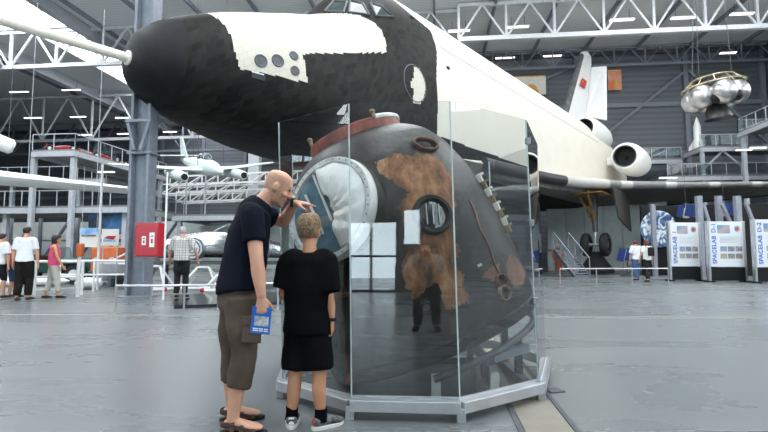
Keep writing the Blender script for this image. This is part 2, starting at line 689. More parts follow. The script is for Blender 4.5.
# lamps: long luminaires hung under the trusses and at the eaves
def lamp(px, py, Y, w, m='lamp', first=[None]):
    p = at(px, py, Y)
    t = thing('ceiling_light', 'long white fluorescent luminaire hung under the roof steelwork', 'lamp', p, -HA, 'luminaires under the roof steelwork')
    mb = MB(); mb.box((0, 0, .06), (w, .36, .08)); make('housing', mb, 'steel_light', t, world=False)
    mb = MB(); mb.box((0, 0, 0), (w * .97, .3, .05)); make('diffuser', mb, m, t, world=False)
    for s in (-.3, .3):
        mb = MB()
        mb.tube([(w * s, 0, .1), (w * s, 0, .9)], .02, 6)
        make('hanger', mb, 'steel_dark', t, world=False)
    return t
for a in ((19, 92, 58, 2.4, 'lampcool'), (71, 90, 58, 2.3), (33, 118, 58, 2.2, 'lampcool'), (78, 117, 58, 1.9), (122, 118, 58, 1.6), (85, 135, 60, 1.7), (124, 134, 60, 1.7), (170, 132, 60, 1.7), (202, 131, 60, 1.4),
          (84, 157, 38, 1.3), (106, 172, 38, 1.3), (459, 31, 40.2, 1.8), (518, 27, 40, 1.8), (622, 20, 38.5, 1.9), (683, 18, 38, 1.8), (742, 14, 37, 1.7),
          (505, 58, 50, 2), (552, 56, 50, 1.9), (596, 54, 50, 1.9), (650, 52, 50, 1.8), (696, 50, 49.5, 1.7), (728, 53, 44, 1.4)):
    lamp(*a)

# world and view
w = bpy.data.worlds.new('World')
S.world = w
w.use_nodes = True
w.node_tree.nodes['Background'].inputs['Color'].default_value = (.88, .94, 1, 1)
w.node_tree.nodes['Background'].inputs['Strength'].default_value = 8.0
S.view_settings.view_transform = 'Standard'
S.view_settings.look = 'None'
S.view_settings.gamma = 1
S.view_settings.exposure = 0.04
S.view_settings.use_curve_mapping = False
S.cycles.max_bounces = 10
S.cycles.transparent_max_bounces = 24
S.cycles.diffuse_bounces = 5
S.cycles.glossy_bounces = 4
S.cycles.use_denoising = True
S.cycles.sample_clamp_indirect = 6
def lerp_tab(tab,x):
    # monotone smooth (pchip-ish: cosine-free linear w/ catmull)
    n=len(tab)
    if x<=tab[0][0]: return tab[0][1]
    if x>=tab[-1][0]: return tab[-1][1]
    for i in range(n-1):
        if x<=tab[i+1][0]:
            x0,y0=tab[i];x1,y1=tab[i+1];h=x1-x0;d=(y1-y0)/h
            def sl(j):
                if j<=0: return (tab[1][1]-tab[0][1])/(tab[1][0]-tab[0][0])
                if j>=n-1: return (tab[-1][1]-tab[-2][1])/(tab[-1][0]-tab[-2][0])
                a=(tab[j][1]-tab[j-1][1])/(tab[j][0]-tab[j-1][0]);b=(tab[j+1][1]-tab[j][1])/(tab[j+1][0]-tab[j][0])
                return 0 if a*b<=0 else 2*a*b/(a+b)
            m0,m1=sl(i),sl(i+1);t=(x-x0)/h
            return (2*t**3-3*t*t+1)*y0+(t**3-2*t*t+t)*h*m0+(-2*t**3+3*t*t)*y1+(t**3-t*t)*h*m1
TOP = [(0,1.7),(.03,2.05),(.15,2.42),(.53,2.8),(.93,3.07),(1.65,3.44),(2.61,3.85),(4.67,4.6),(6.1,5.15),(6.9,6.0),(7.7,6.75),(8.6,7.05),(10,7.1),(30,7.1),(37,6.9),(41,6.4)]
BOT = [(0,1.7),(.03,1.35),(.15,1.1),(.4,.88),(1.02,.56),(2,.3),(4,.05),(6,0),(30,0),(34,.2),(41,1.5)]
WID=[(0,0),(.03,.36),(.15,.66),(.53,1.02),(.93,1.27),(1.65,1.6),(2.6,1.93),(4.6,2.38),(7,2.72),(10,2.9),(30,2.9),(36,2.8),(41,2.6)]
ZC=[(0,1.7),(2,1.75),(6,1.6),(10,2.0),(41,2.6)]
NB=[(0,2.0),(2,2.1),(6,2.9),(12,4.2),(41,4.2)]
NT=[(0,2.0),(5,2.05),(8,2.3),(12,2.35),(41,2.35)]
def fsec(x):
    return [lerp_tab(t, x) for t in (TOP, BOT, WID, ZC, NB, NT)]
def fpt(x, a):
    t, b, w, zc, nb, nt = fsec(x)
    ca, sa = math.cos(a), math.sin(a)
    n = nt if sa >= 0 else nb
    h = (t - zc) if sa >= 0 else (zc - b)
    return V((x, w * math.copysign(abs(ca) ** (2 / n), ca), zc + h * math.copysign(abs(sa) ** (2 / n), sa)))

# ================================================================== THE SPACEPLANE
YAW = math.atan2(783 - 384, F / _c)
nose = at(128, 58, 12.4)
BO = V((nose.x, nose.y, nose.z - 1.7))
# thing frame: local X runs nose -> tail, local Y to starboard is negative, so port side is -Y in the rotated frame
ROT = PI / 2 - YAW
shuttle = thing('spaceplane', 'huge black and white winged spaceplane with a long nose boom, raised above the hall floor', 'spacecraft', BO, ROT)
def B(x, y, z):
    """local metres: x back from the nose, y to port, z above the belly"""
    return V((x, -y, z))

M['tile_black'] = tile_mat('black heat tiles', (.010, .010, .012), (.018, .017, .017), (.03, .028, .027), .3, .3, .6, .010, .15)
M['tile_brown'] = tile_mat('weathered black heat tiles', (.005, .0048, .005), (.020, .0175, .016), (.016, .013, .011), .22, .2, .6, .007, .12)
M['tile_white'] = tile_mat('white heat tiles', (.56, .53, .45), (.54, .51, .435), (.45, .425, .36), .22, .2, .55, .007, .1, mul=.12)
M['felt_white'] = tile_mat('white felt skin panels', (.64, .61, .535), (.63, .60, .525), (.55, .52, .455), 1.6, 1.1, .6, .004, .05, mul=.1)
M['tile_wing_glare'] = tile_mat('black underside tiles greyed for glare', (.15, .142, .13), (.19, .178, .16), (.22, .205, .185), .3, .3, .6, .012, .15)  # tiles are black; the grey brown stands in for glare
M['nosecap'] = mat('black nose cap', (.009, .0095, .011), .6, var=.4, vscale=1.5, spec=.22)

R1 = [(1.76, 6), (1.80, 3.3), (1.93, 2.72), (1.97, 2.12), (2.11, 1.62), (2.97, 1.65), (4.06, 1.66), (4.02, 2.04), (3.97, 2.52), (4.3, 2.66), (5.3, 2.95), (6.3, 3.25), (7.36, 3.56), (7.42, 4.04), (7.33, 4.45), (7.1, 4.7), (6.8, 4.86), (6.45, 4.95), (6.0, 5.0), (5.7, 5.05), (5.6, 6)]
HATCH = [(8.72, 3.47), (8.66, 3.0), (8.5, 2.86), (8.42, 2.73), (8.5, 2.62), (8.62, 2.55), (8.56, 2.11), (9.02, 2.16), (9.2, 2.4), (9.3, 2.75), (9.3, 3.1), (9.15, 3.38), (8.9, 3.48)]
def inpoly(x, z, P):
    r = False
    j = len(P) - 1
    for i in range(len(P)):
        if (P[i][1] > z) != (P[j][1] > z) and x < (P[j][0] - P[i][0]) * (z - P[i][1]) / (P[j][1] - P[i][1]) + P[i][0]:
            r = not r
        j = i
    return r
BACK = [(0, 10.06), (3.3, 10.12), (4.9, 10.55), (5.6, 10.6), (5.85, 9.8), (6.1, 9.3), (6.6, 9.0), (9, 8.9)]
def tile_of(p, n):
    x, z = p.x, p.z
    t = lerp_tab([(-1, 1.14), (1.3, 1.14)], z)
    if x < .82 + .06 * z:
        return 0
    if x > lerp_tab(BACK, z):
        return 3 if z > 1.16 + max(0, (x - 30)) * .02 else 1
    if z > 1.2 and (inpoly(x, z, R1)):
        return 2
    if inpoly(x, z, HATCH):
        return 2
    return 1 if x < 9.2 else 1

def fuselage():
    mb = MB()
    bm = mb.bm
    uvl = bm.loops.layers.uv.new('UVMap')
    xs = [0.004]
    while xs[-1] < 41:
        x = xs[-1]
        d = .01 if x < .1 else .03 if x < .6 else .05 if x < 10.8 else .45
        xs.append(min(41, x + d))
    NA = 300
    rings, vc = [], []
    for x in xs:
        ring, arc, prev = [], [0], None
        for k in range(NA):
            a = -PI / 2 + 2 * PI * k / NA
            # ease samples so that the flat sides get even spacing
            p = fpt(x, a)
            if prev is not None:
                arc.append(arc[-1] + (p - prev).length)
            prev = p
            ring.append(bm.verts.new(B(*p)))
        arc.append(arc[-1] + (fpt(x, -PI / 2) - prev).length)
        half = arc[NA // 2]
        rings.append(ring)
        vc.append([x_ - half for x_ in arc])
    for i in range(len(xs) - 1):
        for k in range(NA):
            k2 = (k + 1) % NA
            f = bm.faces.new((rings[i][k], rings[i + 1][k], rings[i + 1][k2], rings[i][k2]))
            c = f.calc_center_median()
            f.material_index = tile_of(V((c.x, abs(c.y), c.z)), None)
            f.smooth = True
            for lp, (ii, kk) in zip(f.loops, ((i, k), (i + 1, k), (i + 1, k + 1), (i, k + 1))):
                lp[uvl].uv = (xs[ii], vc[ii][kk])
    f = bm.faces.new(list(reversed(rings[0]))); f.material_index = 0
    f = bm.faces.new(rings[-1]); f.material_index = 3
    return make('fuselage', mb, ['nosecap', 'tile_brown', 'tile_white', 'felt_white'], shuttle, smooth=True, world=False)
fus = fuselage()

def ellipsoid_lookup(x, z):
    """side surface of the fuselage at (x, z): y"""
    t, b, w, zc, nb, nt = fsec(x)
    h, n = (t - zc, nt) if z >= zc else (zc - b, nb)
    q = min(1, abs((z - zc) / h))
    return w * (1 - q ** n) ** (1 / n)
def side(x, z, out=0.0):
    y = ellipsoid_lookup(x, z)
    e = .02
    dx = V((2 * e, ellipsoid_lookup(x + e, z) - ellipsoid_lookup(x - e, z), 0))
    dz = V((0, ellipsoid_lookup(x, z + e) - ellipsoid_lookup(x, z - e), 2 * e))
    n = dz.cross(dx)
    if n.y < 0: n = -n
    n.normalize()
    return V((x, y, z)) + n * out, n

# nose boom
mb = MB()
mb.tube([B(.12, 0, 1.7), B(-.25, 0, 1.7), B(-5, 0, 1.7), B(-9, 0, 1.7)], [.13, .12, .125, .12], 20)
make('nose_boom', mb, 'cream', shuttle, smooth=True, world=False)
mb = MB()
mb.tube([B(.3, 0, 1.7), B(-.03, 0, 1.7), B(-.05, 0, 1.7)], [.2, .19, .16], 24)
make('boom_collar', mb, 'cream', shuttle, smooth=True, world=False)

M['duct'] = mat('black shade inside openings', (.006, .006, .006), .7)  # black colour stands in for shade inside intakes and holes
M['hole'] = mat('dark recess', (.02, .022, .025), .6)
M['thruster'] = mat('grey thruster throat', (.045, .05, .06), .45, var=.3)
M['win'] = mat('cockpit window glass', (.035, .05, .05), .06, spec=.8)
M['winframe'] = mat('grey window frame', (.09, .095, .1), .5)
M['flagred'] = mat('red flag paint', (.6, .03, .03), .5)
M['flagyellow'] = mat('yellow emblem paint', (.8, .5, .05), .5)
# side thrusters: dark cups with a thin lip
for sgn in (1, -1):
    for x, z, r, sx in ((2.66, 1.97, .17, 1), (3.15, 2.1, .17, 1), (3.67, 2.39, .13, 1), (3.66, 1.93, .13, 1)):
        p, n = side(x, z)
        n2 = B(*n); p2 = B(*p)
        if sgn < 0:
            p2.y *= -1; n2.y *= -1
        R = n2.to_track_quat('Z', 'Y').to_matrix()
        mb = MB()
        mb.lathe([(r * 1.1, -.12), (r * 1.1, .02), (r, .026), (r * .9, .014), (r * .5, .010), (.01, .010)], p2, R, 28)
        make('side_thruster', mb, 'thruster', shuttle, smooth=True, world=False)
    p, n = side(2.6, 1.52)
    mb = MB()
    p2 = B(*p); n2 = B(*n)
    if sgn < 0: p2.y *= -1; n2.y *= -1
    R = n2.to_track_quat('Z', 'Y').to_matrix()
    e = V((1, 0, 0)) - n2 * n2.x
    mb.bar(p2 - e * .2, p2 + e * .2, .14, .03, up=n2)
    make('vent_slot', mb, 'hole', shuttle, world=False)
    mb = MB()
    up = n2.cross(e)
    mb.bar(p2 - e * .2 + V((0, 0, .09)), p2 + e * .16 + V((0, 0, .09)), .03, .035, up=n2)
    make('vent_lip', mb, 'white', shuttle, world=False)
# hatch edge ring on the cabin side
for sgn in (1, -1):
    mb = MB()
    pts = []
    for k in range(40):
        a = 2 * PI * k / 40
        p, n = side(8.72 + .62 * math.cos(a), 2.82 + .68 * math.sin(a), .006)
        q = B(*p); q.y *= sgn
        pts.append(q)
    mb.tube(pts, .018, 6, closed=True)
    make('hatch_seam', mb, 'winframe', shuttle, world=False, smooth=True)
# windshield
def patch(pts, off, th):
    """slab following the hull: pts (x, z) on the side surface"""
    P = []
    for x, z in pts:
        p, n = side(x, z, off)
        P.append((p, n))
    return P
WINS = [[(6.16, 5.14), (6.42, 5.0), (6.86, 5.5), (6.72, 5.78)],
        [(6.56, 5.0), (7.0, 4.96), (7.05, 5.5), (6.95, 5.6)],
        [(7.36, 5.02), (8.05, 5.16), (7.75, 5.52), (7.45, 5.54)]]
WINS = [[(6.25, 5.14), (6.46, 4.99), (6.82, 5.55), (6.74, 5.72)], [(6.58, 4.98), (7.08, 4.96), (7.14, 5.48), (6.93, 5.6)], [(7.34, 4.99), (8.08, 5.2), (7.78, 5.52), (7.42, 5.54)]]
for sgn in (1, -1):
    for wpts in WINS:
        P = patch(wpts, .02, .03)
        pts = [B(*p) for p, n in P]
        nn = V((0, 0, 0))
        for p, n in P: nn += B(*n)
        nn.normalize()
        if sgn < 0:
            for q in pts: q.y *= -1
            nn.y *= -1
        c = sum(pts, V()) / 4
        mb = MB()
        mb.prism([q - nn * .08 for q in pts], nn * .09)
        g = make('cockpit_window', mb, 'win', shuttle, world=False)
        mb = MB()
        mb.tube([c + (q - c) * 1.06 for q in pts], .055, 8, closed=True)
        make('window_frame', mb, 'winframe', g, world=False)
# panel joint dots and a small maintenance mark
for x, z in ((9.47, 5.72), (11.14, 4.12)):
    p, n = side(x, z, .0)
    mb = MB(); mb.ell(B(*p), (.12, .06, .08)); make('vent_stub', mb, 'black', shuttle, smooth=True, world=False)

# payload bay door seam
for sgn in (1, -1):
    mb = MB()
    pts = []
    for k in range(30):
        x = 10.9 + k * .75
        p, n = side(x, 4.95, .004); q = B(*p); q.y *= sgn
        pts.append(q)
    mb.tube(pts, .012, 5)
    make('door_seam', mb, 'winframe', shuttle, world=False)

# wings: double delta with black underside tiles, banded leading edge
M['le_light'] = mat('pale leading edge panels', (.40, .39, .37), .5, var=.06)
M['le_mid'] = mat('grey leading edge panels', (.17, .165, .16), .42, var=.1)
M['le_dark'] = mat('dark leading edge panels', (.03, .03, .034), .42)
LE = [(10.5, 2.55), (14, 2.95), (19.2, 3.5), (22.4, 4.35), (24.2, 5.6), (31.4, 13.4)]   # x, y
def wing(sgn):
    mb = MB()
    uvl = mb.bm.loops.layers.uv.new('UVMap')
    ys = [2.2, 2.6, 3.0, 3.5, 4.0, 4.5, 5.0, 5.6, 6.5, 7.5, 8.5, 9.5, 10.5, 11.5, 12.5, 13.4]
    le = lambda y: lerp_tab([(b, a) for a, b in LE], y) if y > 2.55 else 10.0
    te = lambda y: 38.2 - .11 * max(0, y - 4)
    rows = []
    NS = 28
    for y in ys:
        x0, x1 = le(y), te(y)
        zb = .15 + .045 * max(0, y - 3)
        th = lerp_tab([(2.2, 1.3), (4.5, 1.25), (6, 1.0), (13.4, .5)], y)
        ring = []
        for k in range(NS):
            # airfoil: lower flat, rounded nose
            t = k / NS
            if t < .5:      # top from te to le
                c = 1 - t * 2
                z = zb + .35 * th + th * .65 * (math.sqrt(max(0, c)) * 1.3 * (1 - c) ** .6 if c > 0 else 0)
            else:
                c = (t - .5) * 2
                z = zb + .35 * th - .35 * th * (min(1, math.sqrt(c * (x1 - x0) / 1.2))) * (1 if c < .8 else (1 - c) / .2 * 1)
            ring.append(B(x0 + (x1 - x0) * c, sgn * y, z))
        rows.append(ring)
    vs = [[mb.bm.verts.new(p) for p in r] for r in rows]
    for i in range(len(vs) - 1):
        for k in range(NS):
            k2 = (k + 1) % NS
            f = mb.bm.faces.new((vs[i][k], vs[i + 1][k], vs[i + 1][k2], vs[i][k2]))
            f.smooth = True
            f.material_index = 1 if k < NS // 2 else 0
            for lp in f.loops:
                lp[uvl].uv = (lp.vert.co.x, lp.vert.co.y)
    mb.bm.faces.new(vs[0]); mb.bm.faces.new(list(reversed(vs[-1])))
    wg = make('wing', mb, ['tile_wing_glare', 'felt_white'], shuttle, smooth=True, world=False)
    # leading edge panels, thicker rounded segments
    seg = []
    n = 22
    path = []
    for k in range(n * 4 + 1):
        y = 2.9 + (13.4 - 2.9) * k / (n * 4)
        path.append((le(y), y))
    for j in range(n):
        mb = MB()
        pts = []
        rr = []
        for q in path[j * 4:j * 4 + 5]:
            x, y = q
            th = lerp_tab([(2.2, 1.3), (4.5, 1.25), (6, 1.0), (13.4, .5)], y)
            pts.append(B(x + .18, sgn * y, .15 + .045 * max(0, y - 3) + .36 * th))
            rr.append((.19 * th + .05, .28))
        mb.tube(pts, rr, 14, ref=(0, 0, 1))
        lm = 'le_dark' if j in (0, 1) else 'le_light' if j in (2, 3, 4) or j % 4 == 2 else 'le_mid'
        make('leading_edge_panel', mb, lm, wg, smooth=True, world=False)
    # elevon seam
    mb = MB()
    mb.tube([B(35.2, sgn * 3.4, .13), B(35.0, sgn * 13, .58)], .05, 6)
    make('elevon_seam', mb, 'hole', wg, world=False)
    return wg
wing(1); wing(-1)

# tail fin with opened rudder
def fin():
    mb = MB()
    prof = [(32.0, 6.2), (38.0, 13.95), (38.25, 14.25), (38.8, 14.4), (40.3, 14.4), (40.2, 13.7), (37.6, 8.0), (37.3, 6.2)]
    def tz(x, z):
        return .28 - .012 * (z - 6)
    ringL = [B(x, tz(x, z) * (0.25 if i in (0, 1, 2, 3) else 1), z) for i, (x, z) in enumerate(prof)]
    ringR = [B(x, -tz(x, z) * (0.25 if i in (0, 1, 2, 3) else 1), z) for i, (x, z) in enumerate(prof)]
    mid = [(33.0, 6.2), (38.7, 13.6), (39.2, 13.9)]
    a = [mb.bm.verts.new(p) for p in ringL]; b = [mb.bm.verts.new(p) for p in ringR]
    mb.face(a); mb.face(list(reversed(b)))
    for k in range(len(a)):
        mb.face((a[k], b[k], b[(k + 1) % 8], a[(k + 1) % 8]))
    fn = make('tail_fin', mb, 'white', shuttle, world=False, bevel=.04)
    # dark leading edge strip
    mb = MB()
    mb.tube([B(32.15, 0, 6.3), B(33.2, 0, 7.7), B(38.0, 0, 13.9), B(38.15, 0, 14.1)], [(.3, .26), (.3, .26), (.24, .2), (.12, .1)], 14, ref=(1, 0, 0))
    make('fin_leading_edge', mb, 'tile_fin', fn, smooth=True, world=False)
    mb = MB()
    mb.tube([B(38.3, 0, 14.1), B(39.0, 0, 14.42), B(40.2, 0, 14.42)], [(.25, .25), (.3, .25), (.18, .18)], 12, ref=(0, 1, 0))
    make('fin_tip', mb, 'white', fn, smooth=True, world=False)
    mb = MB()
    mb.prism([B(36.55, .31, 10.9), B(37.1, .31, 11.6), B(38.25, .31, 11.65), B(37.75, .31, 10.9)], (0, .05, 0))
    fl = make('flag', mb, 'flagred', fn, world=False)
    mb = MB(); mb.box(B(37.0, .33, 11.3), (.2, .03, .2)); make('flag_emblem', mb, 'flagyellow', fl, world=False)
    for s in (1, -1):
        mb = MB()
        h0, h1 = B(37.9, .24 * s, 8.5), B(40.15, .2 * s, 13.5)
        mb.prism([h0, h1, B(40.75, 1.35 * s, 13.5), B(40.15, 1.35 * s, 8.45)], B(.1, -.14 * s, 0))
        make('rudder_panel', mb, 'white', fn, world=False, bevel=.02)
M['tile_fin'] = mat('grey black fin edge', (.09, .09, .092), .55, var=.4, vscale=3)
fin()

# jet engine pods on the tail
def pod(x, y, z, r, L, tail_in=0, pylon=None):
    ps = []
    mb = MB()
    R = Matrix(((0, 0, 1), (0, 1, 0), (-1, 0, 0)))          # local z of the lathe -> +x
    c = B(x, y, z)
    prof = [(r * .66, .3), (r * .64, .03), (r * .68, 0), (r * .78, .06), (r * .93, .45), (r, 1.1), (r, L * .5), (r * .9, L * .72), (r * .62, L * .93), (r * .4, L)]
    mb.lathe(prof, c, R, 40, cap0=False)
    pd = make('engine_pod', mb, 'white', shuttle, smooth=True, world=False)
    mb = MB()
    mb.lathe([(r * .645, .0), (r * .6, .3), (r * .56, .7), (.01, .72)], c, R, 32, cap0=False, cap1=False)
    make('intake_duct', mb, 'duct', pd, world=False, smooth=True)
    mb = MB()
    mb.lathe([(.02, .5), (r * .13, .6), (r * .15, .7)], c, R, 16)
    for k in range(14):
        a = 2 * PI * k / 14
        mb.bar(c + R @ V((r * .1 * math.cos(a), r * .1 * math.sin(a), .68)), c + R @ V((r * .54 * math.cos(a), r * .54 * math.sin(a), .68)), .06, .02, up=(1, 0, 0))
    make('compressor_face', mb, 'black', pd, world=False)  # blades coloured black in place of shade inside the intake
    mb = MB()
    mb.lathe([(r * .635, .02), (r * .7, -.012), (r * .72, .03)], c, R, 40, cap0=False, cap1=False)
    make('intake_lip', mb, 'steel_dark', pd, world=False, smooth=True)
    if pylon:
        mb = MB()
        a, b = B(*pylon), B(x + L * .4, y, z)
        mb.loft([[p + B(-L * .18, 0, -.3), p + B(L * .3, 0, -.3), p + B(L * .3, 0, .3), p + B(-L * .18, 0, .3)] for p in (a, b)])
        make('pylon', mb, 'white', pd, world=False, bevel=.05)
    return pd
for s in (1, -1):
    pod(32.7, 4.3 * s, 3.75, 1.12, 5.6, pylon=(35.0, 2.4 * s, 3.7))
    pod(32.2, 1.7 * s, 6.15, .95, 6.2, pylon=(35.0, 1.7 * s, 5.6))

# body flap and tail engines' fairing at the stern
mb = MB(); mb.box(B(42.3, 0, 1.2), (2.6, 4.4, .25)); make('body_flap', mb, 'tile_black', shuttle, world=False)

# main landing gear standing on black pedestals
M['gold'] = mat('gold foil lining', (.26, .15, .045), .45, metal=.3, var=.5, vscale=5)
M['geardoor'] = mat('dark gear door', (.03, .026, .023), .6, var=.4)
def gear(sgn):
    y = 4.45 * sgn
    x = 24.4
    mb = MB()
    mb.tube([B(x, y, .4), B(x, y, -1.2), B(x, y, -2.0)], [.2, .17, .13], 14)
    st = make('gear_strut', mb, 'steel_dark', shuttle, smooth=True, world=False)
    mb = MB()
    mb.tube([B(x, y, -1.2), B(x, y, -2.75)], .1, 14)
    mb.tube([B(x, y - .55, -2.72), B(x, y + .55, -2.72)], .1, 12)
    make('axle', mb, 'inox', st, smooth=True, world=False)
    mb = MB()
    mb.tube([B(x - 1.3, y, .3), B(x - .1, y, -1.3)], .09, 10)
    mb.tube([B(x, y - .9 * sgn, .3), B(x, y - .05, -1.5)], .08, 10)
    make('drag_brace', mb, 'gold', st, smooth=True, world=False)
    for k in (-1, 1):
        mb = MB()
        R = Matrix(((1, 0, 0), (0, 0, -1), (0, 1, 0)))
        c = B(x, y + .52 * k, -2.72)
        mb.lathe([(.32, -.2), (.56, -.2), (.66, -.12), (.68, 0), (.66, .12), (.56, .2), (.32, .2)], c, R, 32, cap0=False, cap1=False)
        w_ = make('tyre', mb, 'rubber', shuttle, smooth=True, world=False)
        mb = MB()
        mb.lathe([(.05, -.16), (.2, -.17), (.33, -.1), (.33, .1), (.2, .17), (.05, .16)], c, R, 24)
        make('hub', mb, 'steel_dark', w_, smooth=True, world=False)
    mb = MB()
    mb.prism([B(22.9, y + 1.35 * sgn, .3), B(26.2, y + 1.35 * sgn, .3), B(26.0, y + 1.5 * sgn, -1.95), B(23.2, y + 1.5 * sgn, -1.3)], B(0, .08 * sgn, 0))
    make('gear_door', mb, 'geardoor', shuttle, world=False)
    mb = MB()
    mb.box(B(24.2, y, .16), (2.4, 1.6, .06))
    make('gear_bay', mb, 'gold', shuttle, world=False)
    return (x, y)
for s in (1, -1):
    gear(s)
SW = WM[shuttle]
for s, lab in ((1, 'black pyramid pedestal carrying the main wheels beside the stairs under the wing'), (-1, 'black pyramid pedestal under the far landing gear, hidden beyond the glass case')):
    p = SW @ B(24.4, 4.45 * s, 0)
    hgt = (SW @ B(0, 0, -3.38)).z
    t = thing('gear_pedestal', lab, 'pedestal', (p.x, p.y, 0), ROT)
    mb = MB()
    mb.loft([[V((-1.08 * k, -.7 * k, z)), V((1.08 * k, -.7 * k, z)), V((1.08 * k, .7 * k, z)), V((-1.08 * k, .7 * k, z))] for k, z in ((1, 0), (1, .22), (.25, hgt + .22), (.22, hgt + .26))])
    make('pyramid', mb, 'black', t, world=False, bevel=.02)
    mb = MB(); mb.box((0, 0, .02), (2.6, 2.0, .04)); make('base_plate', mb, 'steel_dark', t, world=False)
# ================================================================== GLASS CASE
PLAN = [(-.80, 3.97), (-.229, 3.46), (.508, 3.40), (1.195, 3.90), (1.535, 4.8), (1.25, 5.7), (.2, 6.0), (-.95, 5.3)]
TOPZ, BOTZ = 2.17, .14
LEAN = [-.07, -.03, -.045, -.05, -.03, -.03, -.03, -.05]
case = thing('glass_display_case', 'tall faceted clear glass display case on a silver frame around the scorched capsule', 'display case', (.35, 4.6, 0))
n = len(PLAN)
ctr = V((.35, 4.6, 0))
def inset(i, d):
    p = V((*PLAN[i], 0)); v = (ctr - p).normalized()
    return p + v * d
M['edge'] = mat('polished glass edge', (.55, .62, .62), .15, spec=.9)
for i in range(n):
    j = (i + 1) % n
    a, b = inset(i, .02), inset(j, .02)
    d = (b - a).normalized(); nn = d.cross(V((0, 0, 1)))
    a2, b2 = a + d * .006, b - d * .006
    pa, pb = a2 + V((LEAN[i], 0, TOPZ)), b2 + V((LEAN[j], 0, TOPZ))
    mb = MB()
    mb.prism([a2 + V((0, 0, BOTZ)), b2 + V((0, 0, BOTZ)), pb, pa], nn * .008)
    gp = make('glass_pane', mb, 'case_glass', case)
    mb = MB(); mb.bar(a + V((0, 0, BOTZ)), a + V((LEAN[i], 0, TOPZ)), .009)
    make('pane_joint', mb, 'edge', gp)
    # frame beam and leg
    fa, fb = V((*PLAN[i], .095)), V((*PLAN[j], .095))
    mb = MB()
    mb.bar(fa, fb, .075, .075)
    mb.bar(fa + V((0, 0, .043)) - nn * .03, fb + V((0, 0, .043)) - nn * .03, .015, .03)
    make('frame_beam', mb, 'alu', case, bevel=.004)
    mb = MB(); mb.box(V((*PLAN[i], .045)), (.06, .06, .09)); make('leg', mb, 'alu', case, bevel=.004)
    if i in (1, 2):
        for q in (.12, .5, .88):
            mb = MB(); p = fa.lerp(fb, q) - nn * .04 + V((0, 0, .02)); mb.ell(p, (.008, .008, .008), seg=8, rings=6); make('screw', mb, 'steel_dark', case, smooth=True)
# clips on the right-hand pane edge
for z in (.75, 1.35, 2.0):
    p = V((PLAN[3][0] + LEAN[3] * z / 2.13, PLAN[3][1], z))
    mb = MB(); mb.box(p + V((-.01, -.0, 0)), (.035, .04, .05)); make('clip', mb, 'inox', case, bevel=.004)
# tilted bracket on the right corner of the frame
mb = MB()
p = V((*PLAN[3], .13))
mb.bar(p + V((.02, .02, 0)), p + V((.1, .12, .16)), .05, .012)
mb.bar(p + V((.0, .02, 0)), p + V((.08, .12, .16)), .012, .03)
make('corner_bracket', mb, 'alu', case)
t = thing('floor_plate', 'small dark metal plate on the floor beside the right corner of the glass case', 'plate', (floor_at(554, 391).x, floor_at(554, 391).y, 0), .3)
mb = MB(); mb.box((0, 0, .006), (.13, .12, .012)); make('plate', mb, 'steel_dark', t, world=False, bevel=.003)
mb = MB(); mb.ell((.03, .02, .014), (.02, .02, .006), seg=12); make('cap', mb, 'brass', t, world=False) if 'brass' in M else mb.bm.free()

# ================================================================== CAPSULE
EA = V((-.371, 0, .928)).normalized()
ER = V((.928, 0, .371)).normalized()
EF = V((0, -1, 0))
CB = V((.445, 4.58, .40))
CR = Matrix((ER, EA.cross(ER), EA)).transposed()
capsule = thing('space_capsule', 'scorched dark bell-shaped space capsule with rusty patches tilted inside the glass case', 'spacecraft', (CB.x, CB.y, 0))
PROF = [(.02, -.12), (.4, -.10), (.75, -.05), (.93, .0), (.955, .06), (.962, .2), (.955, .5), (.94, .78), (.90, 1.08), (.85, 1.3), (.755, 1.56), (.64, 1.73), (.52, 1.82), (.40, 1.87), (.2, 1.89), (.02, 1.9)]
def char_mat(name, c1, c2, c3, rough, sc=5.0, streak=(1, 1, .35)):
    m = bpy.data.materials.new(name)
    n_, l = nodes(m)
    b = n_['Principled BSDF']
    tc = n_.new('ShaderNodeTexCoord')
    mp = n_.new('ShaderNodeMapping'); mp.inputs['Scale'].default_value = streak
    l.new(tc.outputs['Object'], mp.inputs['Vector'])
    t = n_.new('ShaderNodeTexNoise'); t.inputs['Scale'].default_value = sc; t.inputs['Detail'].default_value = 8; t.inputs['Roughness'].default_value = .68
    l.new(mp.outputs[0], t.inputs['Vector'])
    r = n_.new('ShaderNodeValToRGB')
    r.color_ramp.elements[0].position = .33; r.color_ramp.elements[0].color = (*c1, 1)
    r.color_ramp.elements[1].position = .7; r.color_ramp.elements[1].color = (*c3, 1)
    e = r.color_ramp.elements.new(.52); e.color = (*c2, 1)
    l.new(t.outputs['Fac'], r.inputs['Fac'])
    l.new(r.outputs['Color'], b.inputs['Base Color'])
    b.inputs['Roughness'].default_value = rough
    b.inputs['Specular IOR Level'].default_value = .3
    t2 = n_.new('ShaderNodeTexNoise'); t2.inputs['Scale'].default_value = 22; t2.inputs['Detail'].default_value = 6
    l.new(tc.outputs['Object'], t2.inputs['Vector'])
    bp = n_.new('ShaderNodeBump'); bp.inputs['Strength'].default_value = .5; bp.inputs['Distance'].default_value = .01
    l.new(t2.outputs['Fac'], bp.inputs['Height']); l.new(bp.outputs['Normal'], b.inputs['Normal'])
    return m
M['char'] = char_mat('charred dark hull', (.007, .007, .007), (.020, .018, .017), (.055, .046, .038), .42)
M['rust'] = char_mat('rusty orange scorched layer', (.03, .02, .014), (.20, .09, .038), (.40, .22, .12), .7, 8, (1, 1, .45))
M['rustpale'] = char_mat('pinkish brown scorch', (.10, .06, .045), (.20, .11, .08), (.3, .19, .15), .7, 7)
M['redbrown'] = char_mat('red brown ring', (.08, .02, .014), (.24, .06, .04), (.36, .14, .09), .5, 9)
M['tan'] = char_mat('tan burnt rim', (.12, .08, .045), (.3, .22, .13), (.45, .36, .24), .6, 10)
